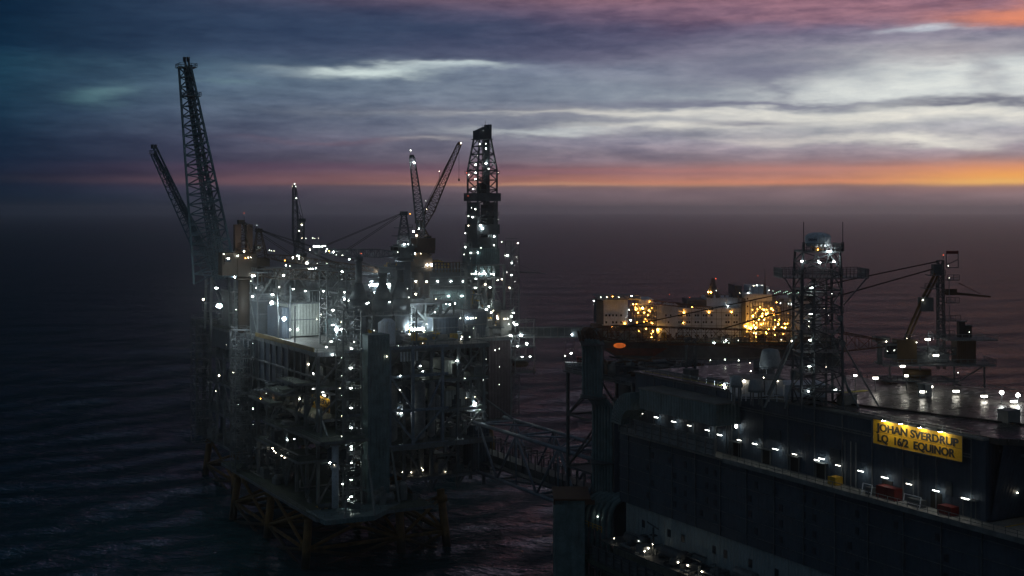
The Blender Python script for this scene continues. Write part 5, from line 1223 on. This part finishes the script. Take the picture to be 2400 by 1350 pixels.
# ================================================================== LAMPS, mounted on whatever surface they hang from
bvh = BVHTree.FromPolygons(BV, BF)
EYE = Vector((0, 0, CAMH))
def ico(r, m, nm):
    b = MB(); b.lathe((0,0,-r), [(.02*r,0),(.7*r,.3*r),(r,r),(.7*r,1.7*r),(.02*r,2*r)], 8)
    me = bpy.data.meshes.new(nm); me.from_pydata(b.v, [], b.f); me.materials.append(m); me.polygons.foreach_set('use_smooth', [True]*len(me.polygons)); return me
def tubeme(m, nm, L=.8, h=.13):
    b = MB(); b.box(-L/2, L/2, -.12, .12, -h, h); me = bpy.data.meshes.new(nm); me.from_pydata(b.v, [], b.f); me.materials.append(m); return me
MS = {'c': ico(1, E_cool, 'work_lamp'), 'B': ico(1, E_big, 'floodlight'), 'w': ico(1, E_warm, 'warm_lamp'), 'a': ico(1, E_amb, 'sodium_lamp'), 'A': ico(1, E_ambbig, 'sodium_floodlight'),
      'r': ico(1, E_red, 'beacon'), 't': tubeme(E_cool, 'tube_lamp'), 'g': ico(1, E_green, 'perimeter_lamp'), 'y': tubeme(E_tube, 'walkway_lamp'), 'd': ico(1, E_dim, 'work_lamp'), 'h': ico(1, E_hot, 'work_lamp')}
NAMES = {'c': 'work_lamp', 'B': 'floodlight', 'w': 'warm_lamp', 'a': 'sodium_lamp', 'A': 'sodium_floodlight', 'r': 'beacon', 't': 'tube_lamp', 'g': 'perimeter_lamp', 'y': 'walkway_lamp', 'd': 'work_lamp', 'h': 'work_lamp'}
BRK = {}
COUNT = {}
def lamp(px, py, Y, s=1.0, k='c', root=None, snap=True, near=None, far=None):
    if k == 'c' and (s < .75 or (s < 1.15 and (int(px*7+py*13) % 10) < 4)): k = 'd' if int(px+py) % 3 else 'w'; s *= .85 if k == 'd' else .6
    if k == 'c' and s >= 1.05: k = 'h'; s *= 1.08
    if k in 'cd': s *= .8+.4*(((int(px*31+py*17)) % 10)/10)
    if k == 'B': s *= 1.45
    d = (W(px, py, Y)-EYE); d.normalize(); f = d.dot(Vector((SN,CS,0)))
    hit, nrm, idx, dist = bvh.ray_cast(EYE, d)
    P = None; r = root
    if snap and hit is not None:
        dep = dist*f
        if (near or Y-70) < dep < (far or Y+60): P = hit-d*.35; r = bpy.data.objects[BROOT[idx]] if BROOT[idx] in bpy.data.objects else root; Y = dep
    if P is None: P = W(px, py, Y)
    while r is not None and r.parent is not None: r = r.parent
    r = r or root
    key = (r.name, NAMES[k]); COUNT[key] = COUNT.get(key, 0)+1
    o = bpy.data.objects.new(NAMES[k], MS[k]); COL.objects.link(o); o.parent = r; o.location = P-r.location
    q = s*1.32*Y/3000 if k not in 'ty' else s*6*Y/3000
    o.scale = (q, q, q)
    if k in 'ty': o.rotation_euler = (0, 0, R(-29.3))
    if k == 't' : o.scale = (q*1.1, q, q)
    if hit is None or P != hit-d*.35:
        # free-standing: give it a bracket down to whatever is below (or a short arm)
        h2, n2, i2, d2 = bvh.ray_cast(P-Vector((0,0,.3)), Vector((0,0,-1)), 14)
        BRK.setdefault(r.name, MB()).beam(P, P-Vector((0,0,(d2+.3) if h2 is not None else .9)), .12)
    return o
def region(x0, y0, sc, Y, pts, root, **kw):
    for p in pts:
        x, y = p[0], p[1]; s = p[2] if len(p) > 2 else 1; k = p[3] if len(p) > 3 else 'c'; yy = p[4] if len(p) > 4 else Y
        lamp(x0+x/sc, y0+y/sc, yy, s, k, p[5] if len(p) > 5 else root, **kw)
region(440, 480, 4.219, 440, [(357,487),(403,532,1.4),(496,505),(558,460,1.2,'w'),(465,712,1.2),(285,824,1.2,'t'),(155,935,1.4,'w',500,RP),(300,998,1.9,'B'),(325,998,1.9,'B'),(478,1038,.8),
 (638,700),(662,701),(626,755,.6),(675,822),(645,907,1.1,'t'),(905,815),(840,889,1,'t'),(948,697,1.3),(1180,575,1.9),(1040,523,.8),(1092,507,1.2,'t'),(1100,532,.8),(1210,443,1.1),(1253,411,1.1),(1277,411),(1301,411),(1333,411),(1360,408),(1377,438,.8),(1369,460,.8),
 (1440,467,1.1),(1470,495,.5),(1533,502,.5),(1528,662,1.1),(1598,540,.6,'t'),(1195,632),(1216,632),(1240,632),(1268,630),(972,598,.9),(1010,606,.8),(1343,853,1.1),(1550,865),(1548,935,1.1),(1592,947,.8),(1435,1043,1,'t'),(1437,1188,1,'t'),(1320,1085),
 (1468,1233,1.8,'B'),(1518,1230,1.1),(1012,1236),(1088,1234,.9),(1277,1132,.7),(1520,1158,.7),(1162,853,.9),(560,82,.6,'r',458,C1),(683,203,.6,'c',490,C2),(808,449,.6,'c',500),(828,454,.6,'c',500),(855,456,.6,'c',500),(600,522,.7,'w'),(625,520,.7),(573,527,.5,'a'),
 (1102,258,.8,'c',538,C3),(1128,198,.7,'w',540,C3),(1130,330,.6),(1170,332,.6),(1238,330,.6),(1257,333,.5),(1293,333,.5),(1400,460,.7,'a'),(1716,482,.6,'r'),(960,552,.5,'a'),(1045,835,.8,'t'),(1282,579,.5),(1378,580,.5)], P1)
lamp(440+832/4.219, 480+968/4.219, 424, 1.9, 'B', P1, snap=False); lamp(440+955/4.219, 480+1127/4.219, 425, 2.2, 'B', P1, snap=False)
region(640, 280, 3.75, 571, [(190,565,1,'c',538,C3),(170,588,.5,'c',538,C3),(200,588,.5,'c',538,C3),(206,692,.8,'c',538,C3),(1210,272,1,'c',498,C5),(1240,378,1.2,'c',498,C5),(1655,208,1,'c',516,C6),(1343,716,.4,'c',516,C6),(1350,787,.4,'w',516,C6),(1463,455,.4,'w',516,C6),(1206,828,.4,'a',498,C5)]
 +[(x,y,s,'c',564,DK) for x,y,s in ((1820,215,.9),(1871,213,.9),(1871,255,1),(1780,397,1),(1873,384,1.1),(1896,433,1),(1782,468,1),(1720,485,.7),(1780,524,1),(1759,613,1),(1779,788,1.1),(1744,776,.5),(1718,850,.9),(1754,857,1),(1718,933,.9),(1825,932,1.1),(1842,957,1.1),(1690,1000,.9),(1945,1028,1),(1943,1106,1),(1690,1122,.8),(1829,1130,1),(1738,1172,1),(1802,1170,.9),(1680,1187,.8),(1980,467,.4),(1978,880,.5),(1848,100,.4),(1800,316,.4))]
 +[(1702,470,.5,'r',564,DK),(1715,672,.4,'r',560,DK)], DK, near=490, far=640)
region(640, 280, 3.75, 480, [(1236,985,1.2),(1283,962),(1262,1020,1.2,'w'),(1155,1096,1.3),(1190,1098,1.2),(1098,1166,.6),(1247,1180,1.2),(1300,1180,.6),(1357,1279,1.2),(1395,1278,1.5),(610,1195,.5),(775,1180,.5,'r')], C4)
region(640, 280, 3.75, 560, [(2010,1076,.8),(2155,1088,.7,'w'),(2060,1195,.9,'t'),(2040,1197,.6),(2142,1210,.4)], DP)
region(800, 560, 3.75, 425, [(286,400,1.8,'B'),(312,402,1.8,'B'),(622,800,2.1,'B'),(651,799,2.1,'B'),(678,799,2.1,'B'),(706,797,2.1,'B'),(600,835,.9),(427,553,.9),(225,568,.8),(240,562,.8),(595,514,.6),(582,437,.6),(656,485,1.4,'w'),(833,527,.7),
 (90,966,.9,'t',392),(85,1134,.9,'t',392),(85,1310,.9,'t',392),(112,904,.9),(26,530,1.2),(66,542,.8),(400,1033,.6,'w'),(502,940,.5),(716,917,.5),(727,822,.5),(290,805,.5),(1020,1072,1,'t'),(696,1118,.6,'t'),(718,1163,.6,'t'),(520,1205,.9),(516,1327,.8),(1088,1225,.5),(1275,1058,.4),(1248,1240,.4),(1060,860,.6,'w'),(1050,880,.5,'w'),(1130,862,.5)], P1)
region(800, 560, 3.75, 536, [(655,373,.7,'t'),(752,375,.7,'t'),(849,373,.7,'t'),(965,373,.7,'t'),(1068,373,.7,'t'),(945,503,.8,'t'),(1060,501,.8,'t'),(922,565,1.2),(997,565,1.3),(868,580,.6,'t'),(955,577,.6,'t'),(860,700,1.2),(922,700,1.2),(984,698),(1047,697),(1110,697,1.2),(1140,697),(1160,697),(1184,693,.7),(818,718,.7),(824,645,.9),
 (1146,307),(1170,307),(1193,307),(1217,307),(1240,307),(1265,307),(1316,308,.7),(1337,309,1.1),(1185,287,.5,'t'),(1256,285,.5,'t'),(1183,351,.5,'t'),(1179,432,.7,'t'),(1310,427,.7,'t'),(1298,593),(1278,618,1.1),(1318,645,1.1),(1337,631,.6),(1371,682,.9,'w'),(1437,703,.7,'w'),(1462,702,.9),(1472,750,.7),(1514,649,.6,'t'),(1497,681,.6,'t'),(1515,735,.6,'t'),
 (1528,754,1.1),(1546,751),(1493,849,1.6),(1582,847,1.6),(1630,922,1.6),(1551,945,1.2),(1590,1035,.6,'t'),(1660,1035,.6,'t'),(1353,978,.7),(1390,965,.5),(1390,1124,.4),(1388,1280,.4),(795,572,.5),(1163,786,.4),(1375,362,.9,'w'),(1413,355,.8,'w'),(1497,318,.5,'t'),(1500,212,.5,'t'),(1480,430,.9,'w'),(1457,292,.4),(1527,377,.4),(1267,400,1.1,'w'),(1375,700,1.1,'w')], DP, near=470, far=640)
region(440, 760, 4.091, 405, [(1377,167,.9,'t'),(1331,220,1.1),(1388,293),(1160,385,1,'w'),(1205,470,.5,'t'),(1573,235,.8,'t',391),(1562,418,.8,'t',391),(1567,611,.8,'t',391),(1567,803,.8,'t',391),(1568,995,.8,'t',391),(1570,1173,.8,'t',391),(1572,1200,.6,'t',391),(1567,1328,.8,'t',391),
 (1477,320,.5,'c',391),(1477,492,.5,'c',391),(1477,683,.5,'c',391),(1477,880,.5,'c',391),(1477,1075,.5,'c',391),(1205,620,.9,'y'),(1298,652,.9,'y'),(1077,717,1.4,'w'),(302,492,1.1,'w',440),(270,640,.7,'c',440),(626,810,.8,'c',430),(957,1107,.8),(1022,1099,.6,'t'),(815,1190,1.1,'w'),(830,1215,.8,'w'),(845,1230,.6,'w'),(900,1260,.6,'w'),(930,1280,.7,'w'),(1365,1328,1.3),(1460,615,.5),(626,183,.4),(370,197,.4),(487,770,.5),(437,462,.5),(755,662,.4),(627,965,.4),(1597,170,.8),(700,715,.5,'a')], P1)
region(520, 1020, 4.091, 400, [(1240,430,.8,'t',391),(1240,590,.8,'t',391),(1213,614,.6,'t',391),(1078,283,.5),(1815,357,.6,'w',425),(1930,335,.7,'w',425),(1916,316,.5,'w',425),(1732,352,.4,'w',425),(2145,350,.4,'w',425),(1158,470,.5,'t')], P1)
region(780, 780, 3.214, 408, [(1072,537,1.9,'B'),(1072,482,.6),(1005,491,.5),(515,603,1.2),(492,603,.5),(660,250,.6,'t'),(995,342,.4)], P1)
region(1280, 620, 3.871, 618, [(437,330,.8),(497,296,.8),(551,296,.8),(604,292,.8,'a'),(662,296,.7),(776,287,.9),(754,410,.8),(768,505,.9),(235,637,1.1),(173,828,1.1,'c',604),(228,805,1.1,'c',604),(1188,715,.6),(1525,712,1),(1632,690,1),(1612,706,.6),(1660,712,.5),(1745,688,.5),(1648,374,.9),(1832,258,.8),(1760,258,.4),(1883,193),(1912,191),(1960,190,.8),(2025,235,.5),
 (2135,682,.7),(2128,350,.8),(2203,355,.6),(2225,360,.6),(1905,625,.8),(1086,908,.9,'c',610),(1047,920,.6,'c',610)], FV, near=560, far=700)
region(1280, 620, 3.871, 612, [(790,360,.9,'a'),(822,360,.9,'a'),(878,395,1.5,'A'),(815,410,1,'a'),(836,435,1,'a'),(891,435,1,'a'),(933,415,.8,'a'),(925,462,.6,'a'),(1013,592,1.1,'A'),(957,662,1,'a'),(600,567,.8,'a'),(715,535,.8,'a'),(1328,388,1,'a'),(1250,436,1,'a'),(1478,434,1,'a'),(1683,432,1,'a'),(1247,530,.6,'a'),(1472,250,1.2,'a'),(1496,252,1.2,'a'),(1541,128,.6,'r'),(1543,238,.5),(1120,272,.5,'r'),(1303,299,.4,'r'),(1922,103,.4,'r'),
 (1857,577,1.7,'A'),(1902,576,1.7,'A'),(1810,560,1.1,'A'),(1920,405,.9,'a'),(1978,412,1,'a'),(2045,400,1.1,'a'),(1942,388,.7,'a'),(1900,440,.8,'a'),(2060,415,.8,'a'),(2065,450,.8,'a'),(1995,450,.7,'A'),(1980,500,.7,'A'),(1960,470,.7,'A'),(2020,587,.8,'a'),(2070,587,.8,'a'),(2093,342,.6,'a'),(2170,575,.8,'A'),(957,628,.5,'a'),(940,570,.6,'a'),(890,520,.6,'a'),(1905,655,.6,'a'),(2076,640,.6,'a'),(940,335,.5,'a')], FV, near=560, far=640)
ra = random.Random(4)  # extra sodium lamps scattered at random, added for more amber light on the walls
region(1280, 620, 3.871, 612, [(ra.uniform(780,985), ra.uniform(370,660), ra.uniform(.4,.8), 'a') for _ in range(16)]+[(ra.uniform(1870,2190), ra.uniform(400,640), ra.uniform(.4,.9), ra.choice('aaA')) for _ in range(28)], FV, near=560, far=640)
region(1280, 620, 3.871, 622, [(2060+15*i+(i*37)%9, 240+((i*53)%30), .55, 'g') for i in range(20)], FV, near=560, far=700)
region(1280, 620, 3.871, 400, [(1492,868,.9),(1625,862,.9),(1748,870,.8),(1850,890,.5)], FH, near=300, far=420)
lamp(1280+2230/3.871, 620+695/3.871, 330, .9, 'w', LC)
region(1780, 500, 3.0, 258, [(300,337,1.0,'t'),(425,346,1.0,'t'),(525,340,1.0,'t'),(412,331,.6),(488,270,1.2,'c',254),(500,267,1.2,'c',254),(411,255,.7,'a'),(367,524,1,'t'),(362,708,1,'t'),(357,892,1,'t'),(353,1075,1,'t'),(345,1252,.7,'t'),(350,760,.6),(347,797,.4),(457,670,.4),(487,717,.4),(510,565,.6),(470,1080,.5)], MT, near=240, far=285)
region(1780, 500, 3.0, 297, [(1397,1120,.9),(1294,294,.7,'r'),(1328,370,.6),(1335,455,.6),(1105,908,.9),(1038,880,.5),(893,902,.7,'w'),(950,964,.6),(900,970,.4),(1477,835,.5),(1335,815,.4),(1190,885,1,'t'),(1150,610,.8,'w')], LC, near=280, far=320)
lamp(1780+535/3, 500+1240/3, 262, .9, 't', MT)
E_tube2 = emis('aged_tube_glow', (1,.96,.82), 7)
# walkway lamps along the upper wall, each a tube on a short arm
for i, (x, y) in enumerate([(1300+612/3,900+207/3),(1300+715/3,900+234/3),(1300+837/3,900+265/3),(1300+950/3,900+293/3),(1300+1075/3,900+325/3),(1300+1160/3,900+358/3),(1300+1300/3,900+395/3),(1300+1408/3,900+421/3),(1300+1552/3,900+458/3),(1300+1690/3,900+494/3),
        (1800+445/3.857,1000+302/3.857),(1800+485/3.857,1000+290/3.857),(1800+637/3.857,1000+351/3.857),(1800+840/3.857,1000+402/3.857),(1800+1055/3.857,1000+460/3.857),(1800+1280/3.857,1000+520/3.857),(1800+1522/3.857,1000+580/3.857),(1800+1783/3.857,1000+650/3.857)]):
    # put the tube on the plane x = 181.2, just off the wall
    d = W(x, y, 100)-EYE; k = (180.9-0)/d.x; P = EYE+d*k
    b = MB(); b.box(P.x-.09, P.x+.09, P.y-.5-.3*((i*7)%3)/2, P.y+.75, P.z-.06, P.z+.06); o = b.build('walkway_lamp', E_tube if i % 3 else E_tube2, LQ, bvh=False)
    b = MB(); b.beam((P.x,P.y+.3,P.z+.12), (182,P.y+.3,P.z+.3), .1); b.box(P.x-.15, P.x+.15, P.y-.8, P.y+.8, P.z+.09, P.z+.16); b.build('lamp_bracket', LSTEEL, o, bvh=False)
# two bright vertical strips on the drain-pipe shaft
for py in (954, 994):
    d = W(1725.5, py, 100)-EYE; k = 181.0/d.x; P = EYE+d*k
    b = MB(); b.box(P.x-.12, P.x+.12, P.y-.22, P.y+.22, P.z-.85, P.z+.85); b.build('strip_lamp', E_tube, LQ, bvh=False)
sp = MB()
for px in (1703, 1709, 1715): 
    d = W(px, 960, 100)-EYE; P = EYE+d*(181.4/d.x); sp.tube((P.x,P.y,55.3), (P.x,P.y,69.4), .12, None, 6)
sp.build('ladder_pipe', LSTEEL, LQ)
# lamps on the roof cabins and lower deck
for px, py, Y, s, k in ((1697,903,268,1.5,'B'),(1744,893,272,1.5,'w'),(1702,908,268,.7,'c'),(1760,870,271,.8,'w'),(1790,885,270,.6,'w'),(1823,893,266,.5,'w')): lamp(px, py, Y, s, k, CB, near=240, far=300)
for px, py, Y, s, k in ((1401,1211,330,.9,'c'),(1497,1268,312,.8,'c'),(1520,1285,310,1.0,'w'),(1612,1325,290,1.1,'w'),(1645,1340,288,1.1,'w'),(1511,1292,309,.9,'w'),(1590,1318,296,.9,'w'),(1440,1262,318,.5,'w'),(1530,1276,308,.5,'w')): lamp(px, py, Y, s, k, LQ, near=240, far=345)
lamp(2385, 1155, 230, .9, 'w', LQ)
for rn, mb in BRK.items(): mb.build('lamp_bracket', STEEL, bpy.data.objects[rn])
print('LAMPS', sum(COUNT.values()), COUNT)
print('FACES', len(BF))

# ================================================================== HAZE (the air itself)
def haze():
    b = MB(); b.box(-30000, 30000, -30000, 30000, -12, 172); o = b.build('haze', None or bpy.data.materials.new('sea_haze'), None, bvh=False)
    m = o.data.materials[0]; m.use_nodes = True; nt = m.node_tree; nt.nodes.clear()
    v = nt.nodes.new('ShaderNodeVolumePrincipled'); v.inputs['Color'].default_value = (1.0,.98,1.0,1); v.inputs['Density'].default_value = 8.5e-5; v.inputs['Anisotropy'].default_value = .85
    out = nt.nodes.new('ShaderNodeOutputMaterial'); nt.links.new(v.outputs[0], out.inputs['Volume']); o['kind'] = 'stuff'
haze()

def mist(name, c, r, dens):
    b = MB(); prof = [(max(.02,math.sin(math.pi*i/10)), -math.cos(math.pi*i/10)) for i in range(11)]
    b.lathe((0,0,0), prof, 20); b.v = [(c[0]+v[0]*r[0], c[1]+v[1]*r[1], c[2]+v[2]*r[2]) for v in b.v]
    m = bpy.data.materials.new('drizzle_mist'); m.use_nodes = True; nt = m.node_tree; nt.nodes.clear()
    v = nt.nodes.new('ShaderNodeVolumePrincipled'); v.inputs['Color'].default_value = (.85,.93,1,1); v.inputs['Density'].default_value = dens; v.inputs['Anisotropy'].default_value = .3
    out = nt.nodes.new('ShaderNodeOutputMaterial'); nt.links.new(v.outputs[0], out.inputs['Volume'])
    o = b.build(name, m, None, bvh=False); o['kind'] = 'stuff'
for k_ in (1.0, .84, .68, .5): mist('mist', (180, 440, 76), (56*k_, 90*k_, 19*k_), .00034)  # drizzle mist, added here so the floodlights get a soft glow
